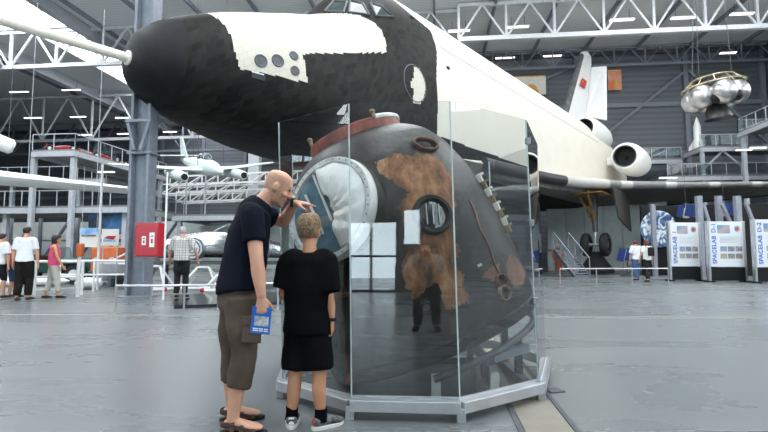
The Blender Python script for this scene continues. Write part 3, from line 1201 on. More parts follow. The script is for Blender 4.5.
M['ringwhite'] = mat('worn white metal flange', (.62, .62, .6), .4, var=.15, vscale=9)
M['cloth'] = mat('white lining cloth', (.82, .82, .8), .8, var=.05, bump=.5, bscale=14)
M['blueglass'] = char_mat('cloudy blue grey cover', (.035, .085, .12), (.06, .14, .185), (.17, .29, .34), .2, 2.6, (1, 1, 1))
M['brass'] = mat('tarnished brass', (.35, .25, .1), .4, metal=.7, var=.2)
M['blackglass'] = mat('dark porthole glass', (.01, .013, .014), .05, spec=.8)

def cap_local(p):
    q = V(p) - CB
    return q.dot(ER), q.dot(EF), q.dot(EA)
from mathutils.bvhtree import BVHTree
def capsule_bm():
    NA, mb = 360, MB()
    prof = []
    for (r0, z0), (r1, z1) in zip(PROF, PROF[1:]):
        k = max(1, int(math.hypot(r1 - r0, z1 - z0) / .014))
        for i in range(k):
            prof.append((r0 + (r1 - r0) * i / k, z0 + (z1 - z0) * i / k))
    prof.append(PROF[-1])
    # round the profile
    for _ in range(12):
        prof = [prof[0]] + [((a[0] + 2 * b[0] + c[0]) / 4, (a[1] + 2 * b[1] + c[1]) / 4) for a, b, c in zip(prof, prof[1:], prof[2:])] + [prof[-1]]
    mb.lathe(prof, CB, CR, NA)
    return mb
mb = capsule_bm()
bmesh.ops.recalc_face_normals(mb.bm, faces=mb.bm.faces)
cap_bvh = BVHTree.FromBMesh(mb.bm)
def cap_hit(px, py):
    h = cap_bvh.ray_cast(EYE, ray(px, py).normalized())
    return (h[0], h[1]) if h[0] is not None else (None, None)
def azh(p):
    x, y, z = cap_local(p)
    return math.atan2(y, x), z
def patch_poly(pts):
    out = []
    for p in pts:
        h, _n = cap_hit(*p)
        if h is not None:
            out.append(azh(h))
    return out
RUST = patch_poly([(372, 161), (388, 158), (405, 154), (436, 156), (453, 178), (455, 205), (456, 230), (457, 262), (464, 284), (470, 303), (446, 306), (441, 292), (433, 284), (427, 292), (418, 298), (406, 290), (403, 262), (412, 240), (405, 225), (398, 205), (410, 190), (392, 183), (378, 172)])
PINK = [patch_poly([(481, 276), (490, 268), (499, 262), (502, 284), (490, 280)]), patch_poly([(506, 262), (511, 252), (524, 268), (526, 280), (516, 290), (508, 276)])]
for f in mb.bm.faces:
    c = f.calc_center_median()
    a, h = azh(c)
    j = noise.noise(c * 9) * .035 + noise.noise(c * 23) * .025
    k = noise.noise(c * 9 + V((5, 5, 5))) * .04 + noise.noise(c * 27) * .025
    if inpoly(a + j, h + k, RUST):
        f.material_index = 1
    elif any(inpoly(a + j * .5, h + k * .5, P) for P in PINK):
        f.material_index = 2
hull = make('hull', mb, ['char', 'rust', 'rustpale'], capsule, smooth=True)
# heat shield rim
mb = MB()
mb.lathe([(.9, -.05), (.955, -.03), (.966, .02), (.966, .05), (.95, .06)], CB, CR, 96, cap0=False, cap1=False)
make('heat_shield_rim', mb, 'black', capsule, smooth=True)
# top ring
mb = MB()
C2 = CB + EA * 1.80
mb.lathe([(.40, -.06), (.435, -.02), (.44, .13), (.43, .15), (.36, .16), (.34, .02)], C2, CR, 64, cap0=False, cap1=False)
tr = make('top_ring', mb, 'redbrown', capsule, smooth=True)
mb = MB(); mb.lathe([(.43, .0), (.455, .0), (.46, .02), (.45, .035), (.43, .035)], C2 + EA * -.015, CR, 64, cap0=False, cap1=False)
make('ring_rim', mb, 'tan', tr, smooth=True)
mb = MB()
for k in range(12):
    a = rad(-40 + 70 * k / 11); 
pts = [C2 + CR @ V((.44 * math.cos(a),   .44 * math.sin(a), .14)) for a in [rad(-62 + 60 * k / 11) for k in range(12)]]
mb.tube(pts, [(.022, .012)] * 12, 8, ref=EA)
make('white_edge', mb, 'ringwhite', tr, smooth=True)
for az, s in ((-62, 1), (-152, 1.2)):
    p = C2 + CR @ V((.44 * math.cos(rad(az)), .44 * math.sin(rad(az)), .13))
    mb = MB(); mb.tube([p, p + EA * .05 * s], .018, 8); mb.ell(p + EA * .06 * s, (.026, .026, .02), seg=10)
    make('lug', mb, 'tan', tr, smooth=True)

# round parachute opening with its flange
HC = cap_hit(331, 209)[0]
print('HATCH', HC, HC.x, HC.y)
HC = HC + V((-.50, -.84, .16)).normalized() * .035
HN = V((-.56, -.81, .16)).normalized()
HX = V((0, 0, 1)).cross(HN).normalized()
if HX.x < 0: HX = -HX
HY = HN.cross(HX)
if HY.z < 0: HY = -HY
HRm = Matrix((HX, HY, HX.cross(HY))).transposed()
if HRm.col[2].dot(HN) < 0:
    HRm = Matrix((HX, HY, HN)).transposed()
mb = MB()
mb.lathe([(.42, -.42), (.415, -.05), (.41, .0), (.405, .012), (.368, .012), (.362, -.0), (.355, -.06)], HC, HRm, 72, cap0=False, cap1=False)
fl = make('hatch_flange', mb, 'ringwhite', capsule, smooth=True)
mb = MB(); mb.lathe([(.424, -.42), (.425, -.09), (.418, -.06), (.418, -.42)], HC, HRm, 72, cap0=False, cap1=False)
make('hatch_skirt', mb, 'char', fl, smooth=True)
for k in range(36):
    a = 2 * PI * k / 36
    p = HC + HRm @ V((.387 * math.cos(a), .387 * math.sin(a), .013))
    mb = MB(); mb.lathe([(.007, 0), (.007, .005), (.003, .007)], p, HRm, 8); make('bolt', mb, 'steel_mid', fl)
mb = MB()
prof = [(.362 * math.sin(PI / 2 * k / 10) + .001, -.012 - .012 * math.cos(PI / 2 * k / 10)) for k in range(11)]
mb.lathe(prof, HC, HRm, 64, cap0=False, cap1=False)
make('hatch_cover', mb, 'blueglass', fl, smooth=True)
# white lining bulging from the right half of the opening
mb = MB()
rows = []
for i in range(15):
    row = []
    for k in range(19):
        a = rad(118) - rad(178) * k / 18
        a_ = max(.0, math.cos(a - rad(30)))
        r0 = .03 + (.10 * (1 - a_))
        r = r0 + (.357 - r0) * i / 14
        b = math.sin(PI * i / 14) * .035 + .012 * math.sin(k * 2.1 + i * .6)
        row.append(HC + HRm @ V((r * math.cos(a), r * math.sin(a), -.008 + b)))
    rows.append(row)
vs = [[mb.bm.verts.new(p) for p in r] for r in rows]
for i in range(14):
    for k in range(18):
        mb.face((vs[i][k], vs[i][k + 1], vs[i + 1][k + 1], vs[i + 1][k]))
ln = make('white_lining', mb, 'cloth', fl, smooth=True)
sd_ = ln.modifiers.new('s', 'SOLIDIFY'); sd_.thickness = .012
mb = MB()
for a0, a1, b0, b1 in ((-.2, .28, .05, -.1), (-.26, .12, -.02, -.2)):
    mb = MB(); mb.bar(HC + HRm @ V((a0, a1, .0)), HC + HRm @ V((b0, b1, .0)), .018, .01, up=HN)
    make('retaining_strap', mb, 'ringwhite', fl)

# side porthole
def surf_frame(px, py):
    p, nn = cap_hit(px, py)
    if nn.dot(ray(px, py)) > 0: nn = -nn
    return p, nn, nn.to_track_quat('Z', 'Y').to_matrix()
p, nn, R = surf_frame(432, 215)
mb = MB(); mb.lathe([(.155, -.03), (.155, .03), (.145, .045), (.12, .045), (.11, .03), (.105, .0)], p, R, 48, cap0=False, cap1=False)
pr = make('porthole_ring', mb, 'char', capsule, smooth=True)
mb = MB(); mb.lathe([(.11, .012), (.06, .016), (.005, .018)], p, R, 40, cap0=False, cap1=False); make('porthole_glass', mb, 'blackglass', pr, smooth=True)
for k in range(3):
    mb = MB(); q = p + R @ V((-.05 + .05 * k, 0, .024)); mb.bar(q - R @ V((0, .08, 0)), q + R @ V((0, .08, 0)), .008, .006, up=nn); make('grille_bar', mb, 'steel_light', pr)
# oval port near the top
p, nn, R = surf_frame(425, 145)
mb = MB(); 
pts = [p + R @ V((.115 * math.cos(a), .06 * math.sin(a), .012)) for a in [2 * PI * k / 32 for k in range(32)]]
mb.tube(pts, [(.022, .012)] * 32, 8, closed=True, ref=nn)
op = make('oval_port', mb, 'rustpale', capsule, smooth=True)
mb = MB(); mb.ell(p + nn * .01, (.05, .03, .008), R, 20, 8); make('port_hole', mb, 'duct', op, smooth=True)
# two round nozzles low on the right flank
for px, py, r in ((500, 281, .052), (503, 293, .058)):
    p, nn, R = surf_frame(px, py)
    mb = MB(); mb.lathe([(r, -.03), (r * 1.05, .03), (r * .9, .034), (r * .85, -.0)], p, R, 28, cap0=False, cap1=False)
    nz = make('thruster_nozzle', mb, 'tan' if r > .055 else 'rustpale', capsule, smooth=True)
    mb = MB(); mb.lathe([(r * .88, .005), (.002, .004)], p, R, 24, cap0=False, cap1=False); make('nozzle_throat', mb, 'duct', nz)
# cable down the flank
pts = []
for k in range(14):
    h, nn = cap_hit(469 + (500 - 469) * k / 13 + 1.0 * math.sin(k), 200 + 76 * k / 13)
    if h is not None: pts.append(h + nn.normalized() * (-.004 if nn.dot(ray(480, 240)) > 0 else .004))
mb = MB(); mb.tube(pts, .009, 6); make('flank_cable', mb, 'rustpale', capsule, smooth=True)
# pale strip of fittings along the right edge
for k in range(8):
    az = rad(-20); h = 1.12 - k * .07
    r = lerp_tab([(b, a) for a, b in PROF[3:13]], h)
    R2 = CR @ Matrix.Rotation(az, 3, 'Z')
    p = CB + R2 @ V((r + .015, 0, h))
    mb = MB(); mb.box(p, (.05, .06, .07), R2); mb.box(p + R2 @ V((.02, 0, .03)), (.06, .025, .02), R2)
    make('edge_fitting', mb, 'tan' if k % 2 else 'cream', capsule, bevel=.006)
# small pale label on the hull
p, nn, R = surf_frame(478, 266)
mb = MB(); mb.bar(p - V((.03, 0, .015)), p + V((.03, 0, .015)), .02, .004, up=nn); make('label_plate', mb, 'ringwhite', capsule)

# cradle under the capsule
cradle = thing('display_cradle', 'dark steel cradle with pale posts carrying the scorched capsule inside the case', 'stand', (.7, 4.7, 0))
mb = MB(); mb.bar(V((.35, 5.15, .04)), V((1.25, 5.15, .04)), .07, .06); make('floor_beam', mb, 'steel_dark', cradle)
mb = MB(); mb.bar(V((.72, 3.72, .04)), V((.98, 5.3, .04)), .07, .06); make('floor_beam', mb, 'steel_dark', cradle)
mb = MB(); mb.bar(V((1.16, 4.2, .05)), V((1.16, 5.2, .05)), .07, .07); make('floor_beam', mb, 'steel_dark', cradle)
for x, y, z in ((1.16, 4.4, .40), (1.16, 4.9, .40), (.86, 4.35, .24), (.84, 5.0, .24)):
    mb = MB(); mb.box((x, y, z / 2), (.06, .06, z)); make('post', mb, 'steel_dark', cradle)
mb = MB(); mb.bar(V((.85, 4.0, .29)), V((1.18, 4.2, .34)), .06, .06); make('support_arm', mb, 'steel_blue', cradle)
mb = MB(); mb.bar(V((.83, 4.0, .26)), V((.83, 5.1, .26)), .06, .05); make('support_arm', mb, 'steel_blue', cradle)
for x, y in ((.40, 3.95), (.86, 4.0)):
    mb = MB(); mb.box((x, y, .09), (.07, .07, .18)); make('white_post', mb, 'white', cradle)

pts = [CB - EA * .16 + CR @ V((.87 * math.cos(a), .87 * math.sin(a), 0)) for a in [rad(-100 + 105 * k / 30) for k in range(31)]]
mb = MB(); mb.tube(pts, .028, 10); make('support_ring', mb, 'steel_dark', cradle, smooth=True)
# ================================================================== PEOPLE
M['skin'] = mat('light skin', (.58, .30, .20), .5, var=.08, vscale=9)
M['skin_tan'] = mat('tanned skin', (.54, .26, .145), .5, var=.08, vscale=9)
M['stubble'] = mat('shaved hair stubble', (.46, .25, .175), .6, var=.10, vscale=60)
M['lip'] = mat('lips', (.42, .16, .13), .5)
M['eye'] = mat('eyes', (.06, .05, .05), .2)
M['hair_fair'] = mat('short fair brown hair', (.25, .16, .085), .6, var=.4, vscale=45, bump=1, bscale=90)
M['hair_dark'] = mat('dark brown hair', (.02, .014, .012), .55, var=.3, vscale=40)
M['hair_red'] = mat('reddish brown hair', (.12, .025, .02), .55, var=.3, vscale=40)
M['hair_grey'] = mat('grey hair', (.35, .34, .33), .6, var=.3, vscale=40)
M['navy'] = mat('navy cotton', (.005, .007, .014), .9, spec=.1, var=.25, vscale=5, bump=.35, bscale=11)
M['blackcotton'] = mat('black cotton', (.0035, .0035, .0045), .9, spec=.08, var=.25, vscale=5, bump=.35, bscale=11)
M['brown_twill'] = mat('brown cotton twill', (.088, .064, .048), .85, spec=.2, var=.22, vscale=5, bump=.6, bscale=10)
M['leather'] = mat('brown sandal leather', (.055, .03, .022), .6, var=.2)
M['white_cotton'] = mat('white cotton', (.72, .73, .74), .8, var=.05, bump=.3, bscale=10)
M['pink_cotton'] = mat('pink cotton', (.75, .09, .2), .8, var=.1)
M['rose_cotton'] = mat('rose patterned cotton', (.5, .12, .17), .8, var=.4, vscale=20)
M['darktrouser'] = mat('dark brown trousers', (.016, .013, .012), .9, spec=.1, var=.2)
M['capri'] = mat('cream trousers', (.55, .52, .47), .8, var=.06)
M['jeans'] = mat('blue jeans', (.05, .10, .22), .8, var=.2)
M['sneaker'] = mat('black and white patterned canvas', (.012, .012, .014), .7, col2=(.22, .22, .24), vscale=30)
M['sole'] = mat('off white rubber sole', (.7, .69, .65), .6)
def plaid():
    m = bpy.data.materials.new('pale checked cotton'); n_, l = nodes(m); b = n_['Principled BSDF']
    tc = n_.new('ShaderNodeTexCoord'); ck = n_.new('ShaderNodeTexBrick')
    ck.offset = 0
    for k, c in (('Color1', (.55, .53, .5)), ('Color2', (.62, .6, .57)), ('Mortar', (.25, .22, .21))): ck.inputs[k].default_value = (*c, 1)
    ck.inputs['Scale'].default_value = 1; ck.inputs['Brick Width'].default_value = .06; ck.inputs['Row Height'].default_value = .06; ck.inputs['Mortar Size'].default_value = .006
    mp = n_.new('ShaderNodeMapping'); mp.inputs['Rotation'].default_value = (PI / 2, 0, 0)
    l.new(tc.outputs['Object'], mp.inputs['Vector']); l.new(mp.outputs[0], ck.inputs['Vector']); l.new(ck.outputs['Color'], b.inputs['Base Color'])
    b.inputs['Roughness'].default_value = .85
    return m
M['plaid'] = plaid()

def frame(fwd, up):
    fwd, up = V(fwd).normalized(), V(up).normalized()
    side_ = fwd.cross(up).normalized()          # the figure's right
    up = side_.cross(fwd).normalized()
    return side_, fwd, up

HEADP = [(-.122, .018, .064, -.03), (-.112, .034, .082, -.02), (-.095, .047, .090, .0), (-.065, .058, .092, .04), (-.03, .065, .091, .08), (.01, .070, .093, .096), (.05, .0725, .092, .100), (.075, .067, .083, .094), (.095, .053, .064, .076), (.108, .032, .038, .046), (.114, .008, .01, .012)]
def head_rings(c, S3, s, grow=0.0, seg=24, zmin=-1):
    sd, fw, up = S3
    rings = []
    for z, w_, f_, b_ in HEADP:
        if z < zmin: continue
        ring = []
        for k in range(seg):
            a = 2 * PI * k / seg
            ca, sa = math.cos(a), math.sin(a)
            d = (f_ if sa > 0 else b_) + (grow if w_ > .02 else grow * .6)
            if sa < 0 and b_ < .03: d = b_ if b_ > 0 else -b_ * 0
            y = sa * abs(d) if not (sa < 0 and b_ <= 0) else -sa * b_ * 0
            ring.append(V(c) + (sd * ((w_ + grow) * ca) + fw * y + up * (z + (grow if z > .09 else 0))) * s)
        rings.append(ring)
    return rings
def head(mb, c, fwd, up, s):
    S3 = frame(fwd, up)
    sd, fw, upv = S3
    mb.loft(head_rings(c, S3, s))
    P = lambda a, b, d: V(c) + (sd * a + fw * b + upv * d) * s
    R = Matrix((sd, fw, upv)).transposed()
    mb.tube([P(0, .080, .03), P(0, .100, .0), P(0, .113, -.022), P(0, .098, -.034)], [.010 * s, .012 * s, .015 * s, .012 * s], 10)
    mb.ell(P(.012, .096, -.027), (.010 * s, .012 * s, .009 * s), R, 8, 6); mb.ell(P(-.012, .096, -.027), (.010 * s, .012 * s, .009 * s), R, 8, 6)
    mb.ell(P(0, .082, .034), (.050 * s, .015 * s, .010 * s), R, 14, 8)
    mb.ell(P(0, .089, -.060), (.022 * s, .010 * s, .006 * s), R, 10, 6); mb.ell(P(0, .087, -.071), (.020 * s, .010 * s, .007 * s), R, 10, 6)
    mb.ell(P(0, .078, -.105), (.022 * s, .018 * s, .016 * s), R, 10, 6)
    for q in (-1, 1):
        mb.ell(P(.072 * q, -.008, -.012), (.010 * s, .022 * s, .033 * s), R @ Matrix.Rotation(.35 * q, 3, 'Z'), 12, 8)
        mb.ell(P(.030 * q, .082, .012), (.013 * s, .010 * s, .010 * s), R, 8, 6)
        mb.ell(P(.045 * q, .066, -.030), (.020 * s, .022 * s, .018 * s), R, 8, 6)
    return S3

def bend(d, n_, ang):
    """rotate d towards n_ by ang (d and n_ orthonormal)"""
    return d * math.cos(ang) + n_ * math.sin(ang), n_ * math.cos(ang) - d * math.sin(ang)

def hand(mb, wrist, d, pn, ts, curls, s=1.0, spread=.06, thumb_in=.35):
    d = V(d).normalized(); pn = V(pn); pn = (pn - d * pn.dot(d)).normalized()
    sd = d.cross(pn).normalized() * ts        # towards the thumb
    W_ = V(wrist)
    mb.tube([W_ - d * .012 * s, W_ + d * .02 * s, W_ + d * .055 * s, W_ + d * .088 * s, W_ + d * .096 * s], [(.026 * s, .019 * s), (.031 * s, .018 * s), (.040 * s, .017 * s), (.041 * s, .014 * s), (.036 * s, .010 * s)], 14, ref=sd)
    tips = []
    for i in range(4):
        off = (.031 - .0205 * i)
        p = W_ + d * (.078 - (.006 if i in (0, 3) else 0)) * s + sd * off * s
        L = (.072, .080, .074, .058)[i] * s
        dd, nn = d + sd * spread * (1.5 - i) * .5, pn
        dd.normalize(); nn = (nn - dd * nn.dot(dd)).normalized()
        pts = [p]; p = p + dd * .018 * s; pts.append(p)
        c = curls[i]
        for q, fr in enumerate((.44, .31, .25)):
            dd, nn = bend(dd, nn, c * (.9, 1.1, .7)[q])
            p = p + dd * L * fr
            pts.append(p)
        mb.tube(pts, [.0092 * s, .0092 * s, .0088 * s, .0080 * s, .0058 * s], 10)
        tips.append(p)
    p = W_ + d * .022 * s + sd * .024 * s
    dd = (d * .70 + sd * .62 + pn * thumb_in).normalized()
    pts = [p]
    for q, L in enumerate((.040, .032, .026)):
        p = p + dd * L * s
        pts.append(p)
        dd = (dd + d * .28 + pn * thumb_in * .3).normalized()
    mb.tube(pts, [.0135 * s, .0115 * s, .0098 * s, .0066 * s], 10)
    return tips

def foot(mb, ankle, toe_dir, s, grow=0.0, heel=.055, L=.185, h0=None):
    """foot from the heel to the toe; the sole lies ankle.z - h0 lower"""
    d = V((toe_dir[0], toe_dir[1], 0)).normalized()
    a = V(ankle)
    z0 = a.z - (h0 if h0 is not None else .085 * s)
    B_ = lambda t, z: V((a.x + d.x * t * s, a.y + d.y * t * s, z0 + z * s))
    sd = d.cross(V((0, 0, 1)))
    g = grow
    mb.tube([B_(-heel - g, .030), B_(-heel * .7, .036), B_(-.01, .042), B_(.05, .038), B_(.10, .030), B_(.15, .023), B_(L + g * .7, .018)],
            [(.018 * s + g, .022 * s + g * .4), (.032 * s + g, .033 * s + g * .4), (.034 * s + g, .040 * s + g * .5), (.037 * s + g, .036 * s + g * .5), (.045 * s + g, .028 * s + g * .5), (.046 * s + g, .021 * s + g * .5), (.026 * s + g * .6, .012 * s + g * .4)], 16, ref=sd)

def limb(mb, pts, rs, seg=14, ref=None, sub=5):
    """smooth tapered tube through joints"""
    P, R = [], []
    n_ = len(pts)
    for i in range(n_ - 1):
        for k in range(sub):
            t = k / sub
            p0, p1, p2, p3 = (V(pts[max(0, min(n_ - 1, i + q))]) for q in (-1, 0, 1, 2))
            c = .5 * ((2 * p1) + (p2 - p0) * t + (2 * p0 - 5 * p1 + 4 * p2 - p3) * t * t + (3 * p1 - p0 - 3 * p2 + p3) * t ** 3)
            lin = p1.lerp(p2, t)
            P.append(lin.lerp(c, .6))
            r0, r1 = rs[i], rs[i + 1]
            tt = t * t * (3 - 2 * t)
            if isinstance(r0, tuple):
                R.append(tuple(a + (b - a) * tt for a, b in zip(r0, r1)))
            else:
                R.append(r0 + (r1 - r0) * tt)
    P.append(V(pts[-1])); R.append(rs[-1])
    mb.tube(P, R, seg, ref=ref)

def std_pose(x, y, face, h, stride=0.0, arm=(0, 0), lean=0.0, armout=.02, z=0):
    """joints of a standing figure; face = heading in degrees (0 looks along +Y, 90 along -X)"""
    a = rad(face)
    f = V((-math.sin(a), math.cos(a), 0)); r = V((math.cos(a), math.sin(a), 0)); u = V((0, 0, 1))
    o = V((x, y, z))
    P = lambda s_, f_, u_: o + r * s_ * h + f * f_ * h + u * u_ * h
    J = dict(s=h / 1.75, f=f, r=r, u=u, pelvis=P(0, 0, .53), waist=P(0, .0, .61), chest=P(0, .01 + lean * .5, .72), upper=P(0, lean, .80), neck=P(0, lean, .845), head=P(0, .022 + lean * 1.3, .928), hf=f, hu=u)
    for k, q in (('R', 1), ('L', -1)):
        st = stride * q
        J['sh' + k] = P(.102 * q, lean, .812)
        sw = arm[0 if q > 0 else 1]
        J['el' + k] = P((.125 + armout) * q, lean + math.sin(sw * .5) * .17, .815 - math.cos(sw * .5) * .175)
        J['wr' + k] = P((.13 + armout * 1.3) * q, lean + math.sin(sw * .5) * .17 + math.sin(sw) * .145, .64 - (1 - math.cos(sw * .5)) * -.17 - math.cos(sw) * .145)
        J['hd' + k] = (J['wr' + k] - J['el' + k]).normalized()
        J['hp' + k] = -r * q
        J['hip' + k] = P(.05 * q, 0, .51)
        J['kn' + k] = P(.055 * q, .012 + st * .5, .28)
        J['an' + k] = P(.055 * q, -.012 + st, .05 + max(0, -st) * .12)
        J['td' + k] = f + r * q * .2
    return J

def figure(name, label, J, look, voxel=.012, group=None, curls=(.35, .4, .45, .5), cat='person'):
    s = J['s']; fat = look.get('fat', 1.0); f, r = J['f'], J['r']
    base = (J['anR'] + J['anL']) / 2
    t = thing(name, label, cat, (base.x, base.y, J.get('z0', 0)), 0, group)
    mb = MB()
    tor = [(J['pelvis'] - V((0, 0, .06 * s)), .13, .10), (J['pelvis'], .160, .112), (J['waist'], .140 * fat, .105 * fat), (J['chest'], .158, .118), (J['upper'], .150, .095), (J['neck'] - (J['neck'] - J['upper']) * .3, .075, .07)]
    limb(mb, [p for p, a, b in tor], [(a * s, b * s) for p, a, b in tor], 20, ref=r)
    nk = J['neck']; hc = J['head']
    mb.tube([nk - V((0, 0, .05 * s)), nk, nk.lerp(hc, .5), hc], [.062 * s, .058 * s, .055 * s, .05 * s], 14)
    S3 = head(mb, hc, J['hf'], J['hu'], s * look.get('headscale', 1.0))
    for k in 'RL':
        q = 1 if k == 'R' else -1
        sh, el, wr = J['sh' + k], J['el' + k], J['wr' + k]
        limb(mb, [sh - r * q * .07 * s, sh, sh.lerp(el, .45), el, el.lerp(wr, .3), wr], [x * s * look.get('arm', 1) for x in (.058, .056, .047, .039, .041, .027)], 14)
        J['tips' + k] = hand(mb, wr, J['hd' + k], J['hp' + k], (1 if k == 'R' else -1) * J.get('ts' + k, 1), J.get('curl' + k, curls), s * look.get('hand', 1.0))
        hp, kn, an = J['hip' + k], J['kn' + k], J['an' + k]
        limb(mb, [hp + V((0, 0, .03 * s)), hp.lerp(kn, .4), kn, kn.lerp(an, .35) - V(J['td' + k]).normalized() * .012 * s, an, an - V((0, 0, .03 * s))], [x * s for x in (.088, .078, .056, .057, .038, .036)], 14)
        foot(mb, an, J['td' + k], s, h0=an.z - J.get('z0', 0) - J.get('lift' + k, .012))
    bm = remesh(mb, voxel, 2)
    mats = [look['skin'], 'stubble', 'lip', 'eye']
    sd, fw, up = S3
    hs = s * look.get('headscale', 1.0)
    for fc in bm.faces:
        q = (fc.calc_center_median() - hc) / hs
        a, b, c = q.dot(sd), q.dot(fw), q.dot(up)
        if abs(a) < .11 and abs(b) < .14 and -.14 < c < .13:
            if b > .08 and abs(c + .0655) < .011 and abs(a) < .024: fc.material_index = 2
            elif b > .07 and abs(abs(a) - .03) < .012 and abs(c - .012) < .006: fc.material_index = 3
            elif look.get('stubble') and ((c > -.05 and b < .035 - .12 * max(0, c - .02) and c < .075 and abs(a) < .072) or (b > .02 and c < -.05 and c > -.13)): fc.material_index = 1
    make('body', bm, mats, t, smooth=True, auto=False)
    # hair
    if look.get('hair'):
        mb = MB()
        mb.loft(head_rings(hc, S3, hs, look.get('hairgrow', .010), 32))
        hb = remesh(mb, .008 * max(1, voxel / .008), 1)
        lo = look.get('hairline', (-.045, .055))
        kill = []
        for v in hb.verts:
            q = (v.co - hc) / hs
            b, c = q.dot(fw), q.dot(up)
            lim = lo[0] if b < -.01 else lo[0] + (lo[1] - lo[0]) * min(1, (b + .01) / .07)
            if c < lim: kill.append(v)
            else:
                v.co += (v.co - hc).normalized() * (noise.noise(v.co * 55) * .006 + noise.noise(v.co * 17) * .006) * hs
        bmesh.ops.delete(hb, geom=kill, context='VERTS')
        ho = make('hair', hb, look['hair'], t, smooth=True, auto=False)
        md = ho.modifiers.new('s', 'SOLIDIFY'); md.thickness = .012 * hs; md.offset = -1
        if look.get('longhair'):
            ho2 = MB(); ho2.ell(hc + (fw * -.035 - up * .03) * hs, (.085 * hs, .085 * hs, .11 * hs), Matrix((sd, fw, up)).transposed()); make('hair_back', ho2, look['hair'], t, smooth=True)
    # top
    if look.get('top'):
        g = look.get('topgrow', .018)
        m_, sl = look['top'][:2]
        mb = MB()
        hem = J.get('hem', J['pelvis'] - V((0, 0, .02 * s)))
        tor = [(hem, .168 * fat, .122 * fat), (J['pelvis'] + (J['waist'] - J['pelvis']) * .4, .165 * fat, .120 * fat), (J['waist'], .152 * fat, .115 * fat), (J['chest'], .166, .124), (J['upper'], .152, .098), (J['upper'].lerp(J['neck'], .70), .092, .078), (J['neck'], .060, .060)]
        limb(mb, [p for p, a, b in tor], [(a * s + g, b * s + g) for p, a, b in tor], 24, ref=r)
        for k in 'RL':
            q = 1 if k == 'R' else -1
            sh, el, wr = J['sh' + k], J['el' + k], J['wr' + k]
            if sl <= 0: continue
            e1 = sh.lerp(el, min(sl, 1)) if sl <= 1 else el
            P = [sh - r * q * .08 * s, sh, e1]; R_ = [.058 * s + g, .060 * s + g, .054 * s + g * 1.15]
            if sl > 1:
                P.append(el.lerp(wr, sl - 1)); R_ = [.058 * s + g, .06 * s + g, .05 * s + g, .038 * s + g]
            limb(mb, P, R_, 14)
        bm = remesh(mb, max(.011, voxel), 3)
        for v in bm.verts:
            w_ = noise.noise(V((v.co.x * 9, v.co.y * 9, v.co.z * 5))) * .008 + noise.noise(v.co * 21) * .003
            v.co += v.normal * w_
        tp = make(look['top'][2] if len(look['top']) > 2 else 't_shirt', bm, m_, t, smooth=True, auto=False)
    # trousers
    if look.get('bottom'):
        m_, ln, nm = look['bottom']
        g = look.get('botgrow', .016)
        mb = MB()
        tor = [(J['pelvis'] - V((0, 0, .075 * s)), .150, .112), (J['pelvis'], .166, .118), (J['pelvis'].lerp(J['waist'], .75), .152 * fat, .112 * fat)]
        limb(mb, [p for p, a, b in tor], [(a * s + g * .6, b * s + g * .6) for p, a, b in tor], 20, ref=r)
        for k in 'RL':
            hp, kn, an = J['hip' + k], J['kn' + k], J['an' + k]
            P = [hp + V((0, 0, .04 * s)), hp.lerp(kn, .45)]
            R_ = [.090 * s + g, .084 * s + g * 1.1]
            if ln <= 1:
                P.append(hp.lerp(kn, ln)); R_.append((.088 - .028 * ln) * s + g * look.get('flare', 1.3))
            else:
                P += [kn, kn.lerp(an, ln - 1)]; R_ += [.062 * s + g, (.058 - .014 * (ln - 1)) * s + g * look.get('flare', 1.2)]
            limb(mb, P, R_, 16)
        bm = remesh(mb, max(.011, voxel), 3)
        for v in bm.verts:
            w_ = noise.noise(V((v.co.x * 8, v.co.y * 8, v.co.z * 6 + 3))) * .010 + noise.noise(v.co * 19) * .004
            v.co += v.normal * w_
        make(nm, bm, m_, t, smooth=True, auto=False)
    # shoes
    if look.get('shoe'):
        for k in 'RL':
            mb = MB()
            foot(mb, J['an' + k], J['td' + k], s, grow=.008, h0=J['an' + k].z - J.get('z0', 0) - .012 - J.get('up' + k, 0))
            make('shoe', mb, look['shoe'], t, smooth=True)
    return t, S3

# ---- the man in navy T-shirt, seen from his right side, pointing into the case
Jm = dict(s=.985, f=V((.90, .42, 0)).normalized())
Jm['r'] = Jm['f'].cross(V((0, 0, 1))); Jm['u'] = V((0, 0, 1))
Jm.update(pelvis=at(238, 297, 3.30), waist=at(243, 272, 3.31), chest=at(248, 238, 3.33), upper=at(255, 212, 3.345), neck=at(263, 201, 3.36), head=at(277.5, 187, 3.37), hf=V((.86, .22, -.42)), hu=V((.40, .06, .9)),
          hem=at(240, 293, 3.30))
Jm.update(shR=at(252, 214, 3.16), elR=at(257, 261, 3.08), wrR=at(261.5, 297, 3.07), hdR=V((.05, .02, -1)), hpR=V((-.25, .97, 0)), curlR=(.35, .4, .42, .42))
Jm.update(shL=at(259, 213, 3.54), elL=at(284, 222, 3.66), wrL=at(294.5, 202.5, 3.42), hdL=V((.98, -.05, -.12)), hpL=V((-.1, .15, -1)), curlL=(.06, 1.1, 1.25, 1.3))
Jm.update(hipR=at(242, 303, 3.21), hipL=at(236, 303, 3.40), knR=at(244, 355, 3.2), knL=at(233, 352, 3.40), anR=at(233, 414, 3.17), anL=at(232, 405, 3.42), tdR=V((1, .02, 0)), tdL=V((1, .25, 0)))
for k in 'RL':
    Jm['an' + k].z = .095
    Jm['lift' + k] = .022
man, manS = figure('person', 'bald man in navy T-shirt and brown cargo shorts pointing at the capsule', Jm,
    dict(skin='skin', stubble=True, top=('navy', .62, 't_shirt'), bottom=('brown_twill', 1.52, 'cargo_shorts'), fat=1.13, topgrow=.016, botgrow=.020, flare=1.35, headscale=1.0, arm=1.08), voxel=.0058)
